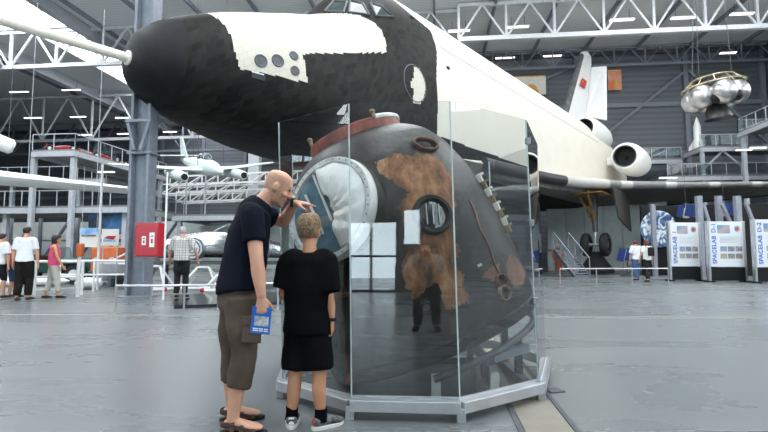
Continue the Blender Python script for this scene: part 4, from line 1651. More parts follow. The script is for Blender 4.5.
# cargo pocket on the near thigh, belt line
mb = MB()
a = at(253, 318, 3.10); b = at(251, 343, 3.085)
mb.bar(a, b, .12, .012, up=(0, -1, 0)); mb.bar(a + V((0, -.004, .01)), a + (b - a) * .3 + V((0, -.004, 0)), .128, .014, up=(0, -1, 0))
make('cargo_pocket', mb, 'brown_twill', man, bevel=.006)
# sandals
for k in 'RL':
    an, d = Jm['an' + k], V((Jm['td' + k].x, Jm['td' + k].y, 0)).normalized()
    sd = d.cross(V((0, 0, 1)))
    o = V((an.x, an.y, 0))
    out = []
    for j in range(28):
        a = 2 * PI * j / 28
        x = math.cos(a); wv = .05 if x > 0 else .04
        out.append(o + d * (.068 + .148 * x) + sd * (wv * math.sin(a) * (1 if abs(x) < .8 else .95)))
    mb = MB(); mb.prism(out, V((0, 0, .024)))
    so = make('sandal', mb, 'black', man, bevel=.004)
    for (x0, z, h_) in ((.135, .035, .026), (.065, .055, .022), (-.005, .075, .02)):
        mb = MB()
        pts = [o + d * (x0 + (.0 if x0 > 0 else .01)) + sd * (.051 * math.cos(PI * j / 12)) + V((0, 0, .022 + z * math.sin(PI * j / 12) * 1.0)) for j in range(13)]
        mb.tube(pts, [(.016, .005)] * 13, 8, ref=d)
        make('strap', mb, 'leather', so, smooth=True)
    mb = MB()
    pts = [o + d * (-.01 - .062 * math.sin(PI * j / 12)) + sd * (.045 * math.cos(PI * j / 12)) + V((0, 0, .068)) for j in range(13)]
    mb.tube(pts, [(.018, .005)] * 13, 8, ref=(0, 0, 1)); make('heel_strap', mb, 'leather', so, smooth=True)
    for q in (-1, 1):
        mb = MB(); mb.bar(o + d * .135 + sd * .05 * q + V((0, 0, .03)), o + d * -.02 + sd * .046 * q + V((0, 0, .07)), .006, .022); make('side_strap', mb, 'leather', so)
# watch
def watch(parent, w0, w1, r, m='black'):
    d = (w1 - w0).normalized()
    mb = MB()
    R = d.to_track_quat('Z', 'Y').to_matrix()
    mb.lathe([(r, -.011), (r + .004, -.009), (r + .004, .009), (r, .011)], w0, R, 24, cap0=False, cap1=False)
    wo = make('watch', mb, m, parent, smooth=True)
    return wo, R
wo, R = watch(man, Jm['wrL'] - Jm['hdL'].normalized() * .012 + V((0, 0, .0)), Jm['wrL'], .031)
mb = MB(); p = Jm['wrL'] + V((-.012, -.012, .034)); mb.lathe([(.018, -.004), (.019, .004), (.015, .008)], p, V((0, -.3, 1)).to_track_quat('Z', 'Y').to_matrix(), 20); make('watch_face', mb, 'inox', wo, smooth=True)
# the booklet
M['bookblue'] = mat('blue printed cover', (.02, .13, .5), .35, var=.15, vscale=12)
M['paper'] = mat('paper', (.8, .8, .78), .7)
M['photo_dark'] = mat('printed picture', (.25, .27, .3), .5, col2=(.7, .72, .75), vscale=40)
bc = at(261, 321, 3.075)
bk = thing('booklet', 'blue museum booklet hanging from the bald man\'s right hand', 'booklet', bc, 0)
ex = V((.96, .25, -.14)).normalized(); ey = V((-.10, .12, -1)).normalized(); en = ex.cross(ey).normalized()
if en.y > 0: en = -en
def bquad(mb, x0, x1, y0, y1, z0, z1):
    c = [bc + ex * x + ey * y + en * z0 for x, y in ((x0, y0), (x1, y0), (x1, y1), (x0, y1))]
    mb.prism(c, en * (z1 - z0))
mb = MB(); bquad(mb, -.058, .058, -.085, .078, -.004, .004); make('cover', mb, 'bookblue', bk, bevel=.001)
mb = MB(); bquad(mb, -.055, .057, -.083, .076, -.0032, .0032); make('pages', mb, 'paper', bk)
mb = MB(); bquad(mb, -.04, .045, -.03, .03, .004, .0048); make('cover_picture', mb, 'photo_dark', bk)
for y in (.044, .056):
    for x0, x1 in ((-.045, -.012), (-.008, .016), (.021, .046)):
        mb = MB(); bquad(mb, x0, x1, y, y + .007, .004, .0048); make('title_line', mb, 'paper', bk)

# ---- the boy from behind
Jb = dict(s=.80, f=V((.10, .99, 0)).normalized())
Jb['r'] = Jb['f'].cross(V((0, 0, 1))); Jb['u'] = V((0, 0, 1))
Jb.update(pelvis=at(308.5, 331, 3.30), waist=at(308, 310, 3.30), chest=at(308, 283, 3.30), upper=at(308.5, 262, 3.29), neck=at(309.5, 252, 3.29), head=at(309.5, 230, 3.31), hf=V((.22, .97, .02)), hu=V((0, 0, 1)), hem=at(308, 333, 3.30))
Jb.update(shR=at(326, 261, 3.29), elR=at(330, 298, 3.26), wrR=at(332, 320, 3.27), hdR=V((.03, .08, -1)), hpR=V((-1, .1, 0)), curlR=(.4, .45, .5, .5))
Jb.update(shL=at(290, 261, 3.30), elL=at(282.5, 294, 3.29), wrL=at(293, 300, 3.46), hdL=V((.6, .8, .0)), hpL=V((.3, -.2, -1)), curlL=(.5, .5, .5, .5))
Jb.update(hipR=at(316.5, 337, 3.29), hipL=at(299, 337, 3.31), knR=at(319.5, 372, 3.27), knL=at(295.5, 372, 3.29), anR=at(321, 409, 3.27), anL=at(292, 410, 3.31), tdR=V((.75, .62, 0)), tdL=V((-.12, 1, 0)))
for k in 'RL':
    Jb['an' + k].z = .078
boy, boyS = figure('person', 'fair-haired boy in black T-shirt and shorts seen from behind at the glass case', Jb,
    dict(skin='skin_tan', hair='hair_fair', hairgrow=.012, hairline=(-.062, .06), top=('blackcotton', .86, 't_shirt'), bottom=('blackcotton', .93, 'shorts'), topgrow=.030, botgrow=.026, flare=1.5, fat=1.02, headscale=1.14, arm=.92), voxel=.0058)
for k in 'RL':
    an, d = Jb['an' + k], V((Jb['td' + k].x, Jb['td' + k].y, 0)).normalized()
    mb = MB()
    foot(mb, an, Jb['td' + k], .84, grow=.010, h0=an.z - .016)
    sh = make('sneaker', remesh(mb, .006, 2), 'sneaker', boy, smooth=True)
    sd = d.cross(V((0, 0, 1))); o = V((an.x, an.y, 0)); out = []
    for j in range(28):
        a = 2 * PI * j / 28; x = math.cos(a)
        out.append(o + d * (.052 + .122 * x) + sd * ((.048 if x > 0 else .042) * math.sin(a)))
    mb = MB(); mb.prism(out, V((0, 0, .026))); make('sole', mb, 'sole', sh, bevel=.004)
    mb = MB(); mb.tube([an + V((0, 0, .05)), an + V((0, 0, .01)), an - V((0, 0, .03))], [.039, .039, .045], 16); make('sock', mb, 'blackcotton', boy, smooth=True)
    mb = MB(); mb.tube([o + d * -.052 + V((0, 0, .03)), o + d * -.050 + V((0, 0, .072))], [(.018, .006)] * 2, 8, ref=sd); make('heel_tab', mb, 'red' if k == 'R' else 'white', sh, smooth=True)
wo, R = watch(boy, Jb['wrR'] + V((0, 0, .004)), Jb['wrR'], .027)

# ---- visitors further off
def fp(px, py):
    q = floor_at(px, py); return q.x, q.y
vis = [
 ('man in white T-shirt and dark trousers seen from behind at the left', 22.5, 300.5, 8, 1.80, dict(skin='skin', hair='hair_dark', top=('white_cotton', .75, 't_shirt'), bottom=('darktrouser', 1.93, 'trousers'), shoe='leather', topgrow=.014, botgrow=.03, fat=1.1), dict(stride=.03, arm=(.1, .1))),
 ('dark-haired woman in pink sleeveless top and cream trousers walking at the left', 52, 298.5, -55, 1.60, dict(skin='skin_tan', hair='hair_dark', hairgrow=.03, longhair=True, top=('pink_cotton', 0, 'top'), bottom=('capri', 1.72, 'trousers'), shoe='black', fat=1.05), dict(stride=.09, arm=(.5, .3))),
 ('person in rose patterned top standing behind the man in the white T-shirt', 13.5, 297.5, -20, 1.58, dict(skin='skin', hair='hair_red', longhair=True, top=('rose_cotton', .5, 'top'), bottom=('jeans', 1.1, 'shorts'), shoe='leather'), dict(stride=.02, arm=(.2, .2))),
 ('person in white shirt and black shorts cut by the left edge of the picture', -2.5, 298.5, -10, 1.66, dict(skin='skin', hair='hair_dark', top=('white_cotton', .8, 't_shirt'), bottom=('black', 1.05, 'shorts'), shoe='leather', topgrow=.03), dict(stride=.05)),
 ('grey-haired man in pale checked shirt and black trousers looking at the silver car', 180.5, 301, 5, 1.72, dict(skin='skin', hair='hair_grey', top=('plaid', .8, 'shirt'), bottom=('black', 1.93, 'trousers'), shoe='black', topgrow=.03), dict(stride=.01, arm=(.45, .45), armout=.05)),
 ('man in white T-shirt and blue jeans walking near the display boards', 637, 280.5, 10, 1.74, dict(skin='skin', hair='hair_red', top=('white_cotton', .8, 't_shirt'), bottom=('jeans', 1.93, 'trousers'), shoe='black', topgrow=.03), dict(stride=.05, arm=(.3, .1))),
 ('red-haired woman in white top and black trousers with a small black rucksack', 648, 282, 10, 1.72, dict(skin='skin', hair='hair_red', longhair=True, top=('white_cotton', .6, 'top'), bottom=('black', 1.93, 'trousers'), shoe='black'), dict(stride=.06, arm=(.2, .3))),
]
for lab, px, py, face, h, look, pose in vis:
    x, y = fp(px, py)
    zb = .072 if 'checked' in lab else 0
    J = std_pose(x, y, face, h, z=zb, **pose)
    J['z0'] = zb
    t, S3 = figure('person', lab, J, look, voxel=.016, group=None)
    if 'rucksack' in lab:
        mb = MB()
        c = J['chest'] - J['f'] * .275
        mb.box(c, (.24, .13, .36), Matrix((J['r'], J['f'], J['u'])).transposed())
        b_ = thing('rucksack', 'small black rucksack on the back of the red-haired woman', 'rucksack', (c.x, c.y, c.z - .18))
        make('bag', mb, 'black', b_, bevel=.04)
        for q in (-1, 1):
            mb = MB(); mb.tube([c + J['r'] * .09 * q + V((0, 0, .15)) + J['f'] * .05, c + J['r'] * .1 * q + V((0, 0, .2)) + J['f'] * .16, c + J['r'] * .11 * q + J['f'] * .36 + V((0, 0, .08))], .014, 6); make('strap', mb, 'black', b_)

# ---- the photographer, whose faint reflection stands in the front pane
Jp = dict(s=.95, f=V((0, 1, 0)), r=V((1, 0, 0)), u=V((0, 0, 1)))
Jp.update(pelvis=V((.0, -.47, .66)), waist=V((0, -.44, .77)), chest=V((0, -.38, .93)), upper=V((0, -.34, 1.03)), neck=V((0, -.29, 1.09)), head=V((0, -.22, 1.17)), hf=V((0, 1, -.05)), hu=V((0, .1, 1)), hem=V((0, -.47, .64)))
for k, q in (('R', 1), ('L', -1)):
    Jp['sh' + k] = V((.175 * q, -.33, 1.02)); Jp['el' + k] = V((.25 * q, -.16, .84)); Jp['wr' + k] = V((.085 * q, -.105, 1.06))
    Jp['hd' + k] = V((-.35 * q, .25, .9)); Jp['hp' + k] = V((-1 * q, .2, 0))
    Jp['hip' + k] = V((.09 * q, -.46, .64)); Jp['kn' + k] = V((.12 * q, -.32, .36)); Jp['an' + k] = V((.14 * q, -.40, .085)); Jp['td' + k] = V((.15 * q, 1, 0))
M['jacket'] = mat('grey jacket', (.22, .22, .23), .8, var=.2)
figure('person', 'photographer in grey jacket bending with a camera, seen only as a reflection in the glass', Jp, dict(skin='skin', hair='hair_dark', top=('jacket', 1.8, 'jacket'), bottom=('darktrouser', 1.93, 'trousers'), shoe='black', topgrow=.025, botgrow=.02), voxel=.016)
t = thing('camera', 'black camera held by the bending photographer', 'camera', (0, -.07, 1.06))
mb = MB(); mb.box((0, -.075, 1.10), (.13, .05, .085)); mb.box((0, -.075, 1.15), (.05, .045, .03)); make('camera_body', mb, 'black', t, bevel=.008)
mb = MB(); mb.tube([(0, -.055, 1.1), (0, -.012, 1.1)], .034, 20); make('lens', mb, 'black', t, smooth=True)
# ================================================================== EXHIBITS AND FITTINGS
# red hose cabinet on the column
c = at(150, 240, 12.55)
t = thing('hose_cabinet', 'red wall cabinet with white pictograms fixed to the big steel column', 'cabinet', (c.x, c.y, c.z - .42), -HA)
mb = MB(); mb.box((0, 0, .42), (.62, .3, .84)); make('cabinet_box', mb, 'red', t, world=False, bevel=.012)
mb = MB(); mb.box((0.01, -.155, .42), (.56, .02, .78)); dr = make('door', mb, 'red', t, world=False, bevel=.006)
for x, z, w_, h_ in ((-.06, .40, .11, .22), (.15, .42, .13, .36)):
    mb = MB(); mb.box((x, -.168, z), (w_, .006, h_)); lb = make('pictogram', mb, 'white', dr, world=False)
    mb = MB(); mb.box((x, -.172, z - .03), (w_ * .4, .004, h_ * .3)); mb.box((x, -.172, z + h_ * .25), (w_ * .55, .004, .03)); make('symbol', mb, 'red', lb, world=False)
for z in (.03, .81):
    mb = MB(); mb.box((-.27, -.17, z), (.05, .02, .04)); make('hinge', mb, 'brass', dr, world=False)

# ---- barriers: low stainless rails
def barrier(lab, pts, h, m='inox', r=.022, mid=(), posts=None, name='barrier', group=None):
    t = thing(name, lab, 'barrier', (pts[0][0], pts[0][1], 0), 0, group)
    P = [V((p[0], p[1], h)) for p in pts]
    mb = MB(); mb.tube(P, r, 8); make('rail', mb, m, t, smooth=True)
    for z in mid:
        mb = MB(); mb.tube([V((p.x, p.y, z)) for p in P], r * .8, 8); make('rail', mb, m, t, smooth=True)
    for p in posts or P:
        mb = MB(); mb.tube([(p[0], p[1], 0), (p[0], p[1], h)], r, 8); make('post', mb, m, t, smooth=True)
    return t
p0, p1, p2 = floor_at(115, 312), floor_at(218, 310), floor_at(330, 303)
barrier('low stainless barrier rail around the dark plinth behind the bald man', [p0, p1, p2], .50, posts=[p0, p0.lerp(p1, .34), p0.lerp(p1, .66), p1, p1.lerp(p2, .5), p2])
a, b = at(560, 270, 19), at(668, 268.5, 19.5)
barrier('low stainless barrier rail in front of the black wheel pedestal', [a, b], .58, posts=[a, a.lerp(b, .33), a.lerp(b, .66), b])
# dark glossy plinth inside the left barrier
M['plinth'] = mat('dark glossy plinth', (.02, .022, .025), .12)
mb = MB(); 
q0, q1, q2, q3 = floor_at(172, 309.5), floor_at(330, 303), floor_at(345, 293), floor_at(170, 297)
mb.prism([q0 + V((0, .1, 0)), q1 + V((0, .1, 0)), q2, q3], V((0, 0, .07)))
tag(make('plinth', mb, 'plinth'), 'low dark glossy plinth inside the stainless barrier left of the bald man', 'plinth')

# ---- display boards
M['board'] = mat('printed board white', (.66, .68, .70), .35)
M['bluetext'] = mat('blue lettering', (.02, .10, .45), .5)
M['textgrey'] = mat('grey body text', (.45, .47, .5), .6)
def pic(i):
    r = random.Random(i)
    cs = [(.05, .12, .3), (.3, .28, .26), (.08, .1, .12), (.12, .25, .5), (.45, .35, .25)]
    a, b = r.sample(cs, 2)
    return mat('printed photo %d' % i, a, .4, col2=b, vscale=7 + r.random() * 6)
PICS = [pic(i) for i in range(6)]
def board(pl, pr, ptop, pbot, txt, lab, Y):
    a, b = floor_at(pl, pbot), floor_at(pr, pbot)
    a = V((a.x, Y, 0)); b = V((at(pr, 270, Y).x, Y + .12, 0)); a.x = at(pl, 270, Y).x
    w_ = (b - a).length
    H_ = at(pl, ptop, Y).z
    d = (b - a).normalized()
    ang = math.atan2(d.y, d.x)
    t = thing('display_board', lab, 'display board', (a + b) / 2, ang)
    hz = H_
    mb = MB(); mb.box((0, 0, .62 + (hz - .64) / 2), (w_ - .16, .10, hz - .64)); pn = make('panel', mb, 'board', t, world=False, bevel=.006)
    mb = MB(); mb.box((0, .0, .33), (w_ - .16, .14, .54)); make('foot_box', mb, 'black', t, world=False, bevel=.006)
    for s in (-1, 1):
        mb = MB(); mb.box((s * (w_ / 2 - .04), 0, hz / 2), (.08, .16, hz)); make('upright', mb, 'alu', t, world=False, bevel=.006)
        mb = MB(); mb.box((s * (w_ / 2 - .04), 0, .03), (.14, .5, .06)); make('foot', mb, 'black', t, world=False, bevel=.006)
    y = -.055
    tw = txt.split(' ')
    text('title', tw[0], .25, 'bluetext', pn, (-w_ / 2 + .36, y, .74), (0, 0, 1), (-1, 0, 0), .003)
    for q_, wd in enumerate(tw[1:]):
        text('title', wd, .25, 'bluetext', pn, (-w_ / 2 + .36, y, 2.0), (0, 0, 1), (-1, 0, 0), .003)
    k = 0
    def q(x0, x1, z0, z1, m, nm):
        mb = MB(); mb.box(((x0 + x1) / 2, y, (z0 + z1) / 2), (x1 - x0, .008, z1 - z0)); make(nm, mb, m, pn, world=False)
    s = w_ - .2
    x_ = lambda f_: -w_ / 2 + .1 + s * f_
    z_ = lambda f_: .62 + (hz - .64) * f_
    q(x_(.24), x_(.62), z_(.74), z_(.92), PICS[0], 'printed_photo')
    mb = MB(); mb.lathe([(.001, -.004), (.12, -.004), (.12, .004), (.001, .004)], (x_(.84), y, z_(.84)), Matrix.Rotation(PI / 2, 3, 'X'), 24); make('mission_badge', mb, PICS[2], pn, world=False)
    mb = MB(); mb.lathe([(.001, -.006), (.05, -.006), (.05, .006), (.001, .006)], (x_(.84), y, z_(.84)), Matrix.Rotation(PI / 2, 3, 'X'), 16); make('badge_centre', mb, 'red', pn, world=False)
    for r_ in range(5):
        q(x_(.30), x_(.88 - .07 * (r_ % 3)), z_(.66 - .032 * r_), z_(.66 - .032 * r_) + .016, 'textgrey', 'text_line')
    for r_, zz in enumerate((.34, .18)):
        for c_ in range(3):
            q(x_(.30 + .23 * c_), x_(.50 + .23 * c_), z_(zz), z_(zz + .11), PICS[(r_ * 3 + c_) % 6], 'printed_photo')
board(669, 703, 222, 281, 'SPACELAB 1', 'white display board with blue SPACELAB 1 title, leftmost of three boards', 21.2)
board(708, 748, 221, 282, 'SPACELAB D-1', 'white display board with blue SPACELAB D-1 title, middle of three boards', 20.4)
board(754, 796, 219, 283, 'SPACELAB D-2', 'white display board with blue SPACELAB D-2 title at the right picture edge', 19.8)

# ---- galleries
def gallery(lab, u0, u1, v0, v1, z, rails, cols, group=None, col_m='steel_light', base=0):
    t = thing('gallery_platform', lab, 'platform', H((u0 + u1) / 2, v0, 0), -HA, group)
    mb = MB(); hbox(mb, u0, u1, v0, v1, z - .22, z); make('deck', mb, 'deck', t)
    for a, b in (((u0, v0), (u1, v0)), ((u1, v0), (u1, v1)), ((u0, v0), (u0, v1))):
        mb = MB(); mb.bar(H(*a, z - .3), H(*b, z - .3), .16, .34); make('edge_beam', mb, col_m, t)
    for a, b in rails:
        L = math.hypot(b[0] - a[0], b[1] - a[1]); n_ = max(2, round(L / 1.25))
        A_, B_ = H(*a, z), H(*b, z)
        mb = MB(); mb.bar(A_ + V((0, 0, 1.02)), B_ + V((0, 0, 1.02)), .06, .05); make('handrail', mb, 'steel_light', t)
        mb = MB(); mb.bar(A_ + V((0, 0, .52)), B_ + V((0, 0, .52)), .012, .86); make('rail_panel', mb, 'rail_glass', t)
        for k in range(n_ + 1):
            p = A_.lerp(B_, k / n_)
            mb = MB(); mb.bar(p, p + V((0, 0, 1.02)), .05); make('rail_post', mb, 'steel_light', t)
    for u, v in cols:
        mb = MB(); hbox(mb, u - .14, u + .14, v - .14, v + .14, base, z - .2); make('column', mb, col_m, t)
    return t
M['deck'] = mat('gallery deck', (.2, .2, .2), .6, var=.1)
P0 = toH(at(75, 149, 32)); uR, v0 = P0[0], P0[1]
zt = at(75, 149, 32).z
cl = [(uR - .2, v0 + .2), (uR - 3.0, v0 + .2), (uR - .2, v0 + 10.5)]
gallery('upper left gallery platform with railing, red racing cars parked on it', uR - 3.0, uR, v0, v0 + 11, zt, [((uR - 3.0, v0), (uR, v0)), ((uR, v0), (uR, v0 + 11))], cl)
zl = at(75, 205, 32).z
gallery('lower left gallery platform with railing below the racing cars', uR - 14, uR + 3.5, v0 + .5, v0 + 7.6, zl, [((uR - 14, v0 + .5), (uR + 3.5, v0 + .5)), ((uR + 3.5, v0 + .5), (uR + 3.5, v0 + 7.6))], [(uR - 5.5, v0 + 1), (uR + 3, v0 + 1), (uR - 9.5, v0 + 1)])
gallery('far left gallery platform behind the long white wing', uR - 26, uR - 3.4, v0 + 8, v0 + 16, zt - .6, [((uR - 26, v0 + 8), (uR - 3.4, v0 + 8))], [(uR - 6, v0 + 8.4), (uR - 12, v0 + 8.4)])
# braces under the left galleries
mb = MB()
for k in range(5):
    a, b = H(uR - 13 + k * 3.2, v0 + 9, 0.2), H(uR - 10.4 + k * 3.2, v0 + 9, zl - .3)
    mb.bar(a, b, .18)
    mb.bar(H(uR - 13 + k * 3.2, v0 + 9, 0), H(uR - 13 + k * 3.2, v0 + 9, zl), .22)
mb.bar(H(uR - 14, v0 + 9, 2.3), H(uR + 3, v0 + 9, 2.3), .14)
tag(make('brace_frame', mb, 'steel_blue'), 'braced grey steel frame under the lower left gallery', 'frame')
mb = MB(); hbox(mb, uR - 30, uR + 3.4, v0 + 11.2, v0 + 11.5, 0, zl - .3); tag(make('back_panel', mb, 'cladding_pale'), 'pale panelled partition below the lower left gallery', 'panel')

# gallery edge and pale wall behind the silver car
P1 = toH(at(215, 216, 36))
gallery('long gallery platform above the silver car, white lattice girders over it', P1[0] - 3.2, P1[0] + 14, P1[1], P1[1] + 6, at(215, 214, 36).z, [], [(P1[0] - 2.8, P1[1] + .3), (P1[0] + 2.3, P1[1] + .3), (P1[0] + 10, P1[1] + .3)])
mb = MB(); hbox(mb, P1[0] - 3, P1[0] + 14, P1[1] + 4, P1[1] + 4.3, 0, at(215, 214, 36).z - .6)
tag(make('back_panel', mb, 'cladding_pale'), 'pale panelled partition behind the silver streamlined car', 'panel')

# right galleries
q = toH(at(738, 132, 40)); zq = at(738, 132, 40).z
gallery('upper right gallery platform with railing, nearest the right picture edge', q[0], q[0] + 7, q[1] - 7, q[1], zq, [((q[0], q[1] - 7), (q[0], q[1])), ((q[0], q[1]), (q[0] + 7, q[1]))], [(q[0] + .2, q[1] - .3)])
q2 = toH(at(694, 150, 44)); zq2 = at(694, 150, 44).z
GR = gallery('far right gallery platform below the hanging rocket stage', q2[0] - .2, q2[0] + 9, q2[1] - 1.5, q2[1] + 1.5, zq2, [((q2[0] - .2, q2[1] - 1.5), (q2[0] + 3.6, q2[1] - 1.5))], [(q2[0], q2[1] - 1.3), (q2[0] + 3.4, q2[1] - 1.3)], base=at(700, 176, 43).z + .01)
gallery('narrow walkway along the back wall leading to the far right gallery', q2[0] - 5.5, q2[0] - .3, q2[1] + 1.7, q2[1] + 4, zq2 - .4, [((q2[0] - 5.5, q2[1] + 1.7), (q2[0] - .3, q2[1] + 1.7))], [])
gallery('gallery platform far right at mid height with lamps under its deck', q2[0] - 3, q2[0] + 9, q2[1] - 1.5, q2[1] + 2, at(700, 176, 43).z, [((q2[0] - 3, q2[1] - 1.5), (q2[0] + 9, q2[1] - 1.5))], [(q2[0], q2[1] - 1.3), (q2[0] + 6, q2[1] - 1.3)])
for u, dv, s in ((q2[0], -1.3, 1), (q2[0] + 3.4, -1.3, -1)):
    mb = MB(); mb.bar(H(u, q2[1] + dv, zq2 - 2.0), H(u + 1.7 * s, q2[1] + dv, zq2 - .4), .14)
    make('knee_brace', mb, 'steel_light', GR)
for a in ((668, 178, 42, 1.4), (612, 180, 42, 1.4), (744, 150, 38, 1.1), (758, 148, 37, 1.1)):
    lamp(*a)

# frame posts behind the boards
for px, Y, lab in ((702, 24.5, 'light steel post between the first and the middle display board'), (741, 24.2, 'light steel post right of the middle display board'), (722, 25.5, 'light steel post behind the middle display board')):
    p = at(px, 270, Y); top = at(px, 196, Y).z
    mb = MB(); mb.box((p.x, p.y, top / 2), (.26, .22, top)); tag(make('steel_post', mb, 'steel_mid'), lab, 'post')
for px0, px1, Y, lab in ((703, 716, 24.6, 'slanting light strut right of the first display board'), (722, 740, 25.0, 'slanting light strut behind the middle display board'), (746, 762, 24.2, 'slanting light strut left of the third display board')):
    a, b = at(px0, 204, Y), at(px1, 245, Y)
    mb = MB(); mb.bar(a, b, .14); tag(make('strut', mb, 'steel_mid'), lab, 'strut')

# dark exhibition wall with the Earth picture
mb = MB()
a, b = at(643, 280, 27.5), at(850, 280, 26)
mb.bar(V((a.x, a.y, 1.9)), V((b.x, b.y, 1.9)), .2, 3.8)
tag(make('exhibition_wall', mb, 'black'), 'black exhibition wall behind the display boards and the earth picture', 'wall panel')
def earth():
    m = bpy.data.materials.new('printed earth'); n_, l = nodes(m); b = n_['Principled BSDF']
    tc = n_.new('ShaderNodeTexCoord'); t = n_.new('ShaderNodeTexNoise'); t.inputs['Scale'].default_value = 2.2; t.inputs['Detail'].default_value = 7; t.inputs['Distortion'].default_value = 1.5
    r = n_.new('ShaderNodeValToRGB')
    r.color_ramp.elements[0].position = .36; r.color_ramp.elements[0].color = (.02, .06, .16, 1)
    r.color_ramp.elements[1].position = .56; r.color_ramp.elements[1].color = (.7, .75, .8, 1)
    e = r.color_ramp.elements.new(.47); e.color = (.10, .18, .30, 1)
    l.new(tc.outputs['Object'], t.inputs['Vector']); l.new(t.outputs['Fac'], r.inputs['Fac']); l.new(r.outputs['Color'], b.inputs['Base Color'])
    return m
M['earth'] = earth()
c = at(659, 229, 27.0)
mb = MB(); mb.lathe([(.001, -.02), (.98, -.02), (1.0, 0), (.98, .02), (.001, .02)], c, (V((0, -1, 0)).to_track_quat('Z', 'Y')).to_matrix(), 64)
t = thing('earth_picture', 'round picture of the blue and white earth on the black exhibition wall', 'picture', c)
make('printed_disc', mb, 'earth', t, smooth=True)
mb = MB(); mb.box((at(654, 240, 26.6).x, 26.6, 1.9), (.2, .2, 3.8)); tag(make('steel_post', mb, 'steel_mid'), 'light steel post in front of the earth picture', 'post')
# pale wall panels below the wing
mb = MB()
a, b = at(548, 255, 36), at(662, 255, 35)
for k in range(6):
    p, r_ = a.lerp(b, k / 6), a.lerp(b, (k + 1) / 6)
    mb.bar(V((p.x, p.y, 2.75)), V((r_.x - .04, r_.y, 2.75)), .2, 5.5)
mb.bar(V((a.x, a.y + .1, 2.75)), V((b.x, b.y + .1, 2.75)), .1, 5.5)
tag(make('partition_wall', mb, 'cladding_pale'), 'pale grey green panelled wall under the wing behind the stairs', 'wall panel')
mb = MB(); p = at(658, 225, 34); mb.box((p.x, p.y, 2.5), (1.2, .2, 5)); tag(make('pillar', mb, 'cladding_pale'), 'broad pale pillar left of the earth picture', 'pillar')

# small satellites with blue solar panels
M['solar'] = mat('blue solar cells', (.012, .035, .15), .3)
M['foil'] = mat('crinkled pale foil', (.7, .66, .55), .3, metal=.4, var=.2, bump=1, bscale=25)
M['orange'] = mat('orange paint', (.55, .12, .03), .5, var=.1)
def satellite(px, py, Y, lab, s=1.0, panels=((-.35, 0), (.35, 0)), hang=False):
    p = at(px, py, Y)
    t = thing('satellite', lab, 'satellite', p)
    mb = MB(); mb.lathe([(.05, -.5), (.28, -.45), (.3, .1), (.22, .4), (.05, .5)], p, None, 20); mb.bm.verts.ensure_lookup_table()
    bmesh.ops.scale(mb.bm, vec=(s, s, s), space=Matrix.Translation(-p), verts=mb.bm.verts); make('core', mb, 'foil', t, smooth=True)
    for x, z in panels:
        mb = MB(); mb.box(p + V((x * s, -.3 * s, z * s)), (.55 * s, .03, 1.1 * s), Matrix.Rotation(.25, 3, 'Y')); so = make('solar_panel', mb, 'solar', t)
    mb = MB(); mb.tube([p + V((0, 0, .5 * s)), p + V((0, 0, .9 * s))], .02 * s, 6); mb.tube([p + V((0, 0, .85 * s)), p + V((0, 0, .92 * s))], [.02 * s, .3 * s], 16); make('dish', mb, 'white', t)
    if not hang:
        mb = MB(); mb.tube([(p.x, p.y, 0), p + V((0, 0, -.45 * s))], .04, 8); mb.box((p.x, p.y, .03), (.6, .6, .06)); make('stand', mb, 'steel_dark', t)
    else:
        mb = MB(); mb.tube([p + V((0, 0, .5)), p + V((0, 0, 3.2))], .008, 5); make('wire', mb, 'steel_dark', t)
    return t
satellite(627, 256, 26, 'satellite model with blue solar panels standing left of the walking couple', .6, ((-.62, .1), (.05, .1)))
satellite(686, 213, 26.0, 'blue solar panel satellite hanging above the first display board', .55, ((-.7, .15), (.05, .2), (.7, .1)), True)
satellite(724, 211, 25.8, 'blue solar panel satellite hanging above the middle display board', .55, ((-.7, .15), (.05, .2), (.7, .1)), True)
p = at(558, 250, 32)
t = thing('spacesuit_figure', 'orange spacesuit dummy standing near the stairs right of the glass case', 'dummy', (p.x, p.y, 0))
mb = MB()
mb.tube([(p.x - .13, p.y, 0), (p.x - .12, p.y, .8), (p.x - .08, p.y, 1.0)], [.1, .12, .13], 10); mb.tube([(p.x + .13, p.y, 0), (p.x + .12, p.y, .8), (p.x + .08, p.y, 1.0)], [.1, .12, .13], 10)
mb.tube([(p.x, p.y, .85), (p.x, p.y, 1.2), (p.x, p.y, 1.45), (p.x, p.y, 1.52)], [.2, .22, .2, .1], 14)
for s in (-1, 1): mb.tube([(p.x + .2 * s, p.y, 1.42), (p.x + .33 * s, p.y, 1.1), (p.x + .3 * s, p.y - .1, .8)], [.09, .08, .07], 10)
make('suit', remesh(mb, .03, 2), 'orange', t, smooth=True)
mb = MB(); mb.ell((p.x, p.y, 1.67), (.15, .16, .17)); make('helmet', mb, 'white', t, smooth=True)

# stairs right of the case
a, b = at(566, 281, 24), at(588, 238, 26.5)
t = thing('staircase', 'grey steel staircase with handrails right of the glass case', 'stairs', (b.x, b.y, 0))
top = at(562, 237, 26.5)
bot = floor_at(592, 279)
bot = V((at(582, 270, 25.0).x, 25.0, 0)); top = V((at(561, 240, 26.6).x, 26.6, 1.35))
d = (top - bot); hd = V((d.x, d.y, 0)).normalized(); sd = hd.cross(V((0, 0, 1)))
for q in (-.45, .45):
    mb = MB(); mb.bar(bot + sd * q, top + sd * q, .06, .2); make('stringer', mb, 'steel_dark', t)
    mb = MB(); mb.bar(bot + sd * q + V((0, 0, .95)), top + sd * q + V((0, 0, .95)), .05); make('handrail', mb, 'steel_blue', t)
    for k in range(4):
        p = bot.lerp(top, k / 3) + sd * q
        mb = MB(); mb.bar(p, p + V((0, 0, .95)), .04); make('baluster', mb, 'steel_blue', t)
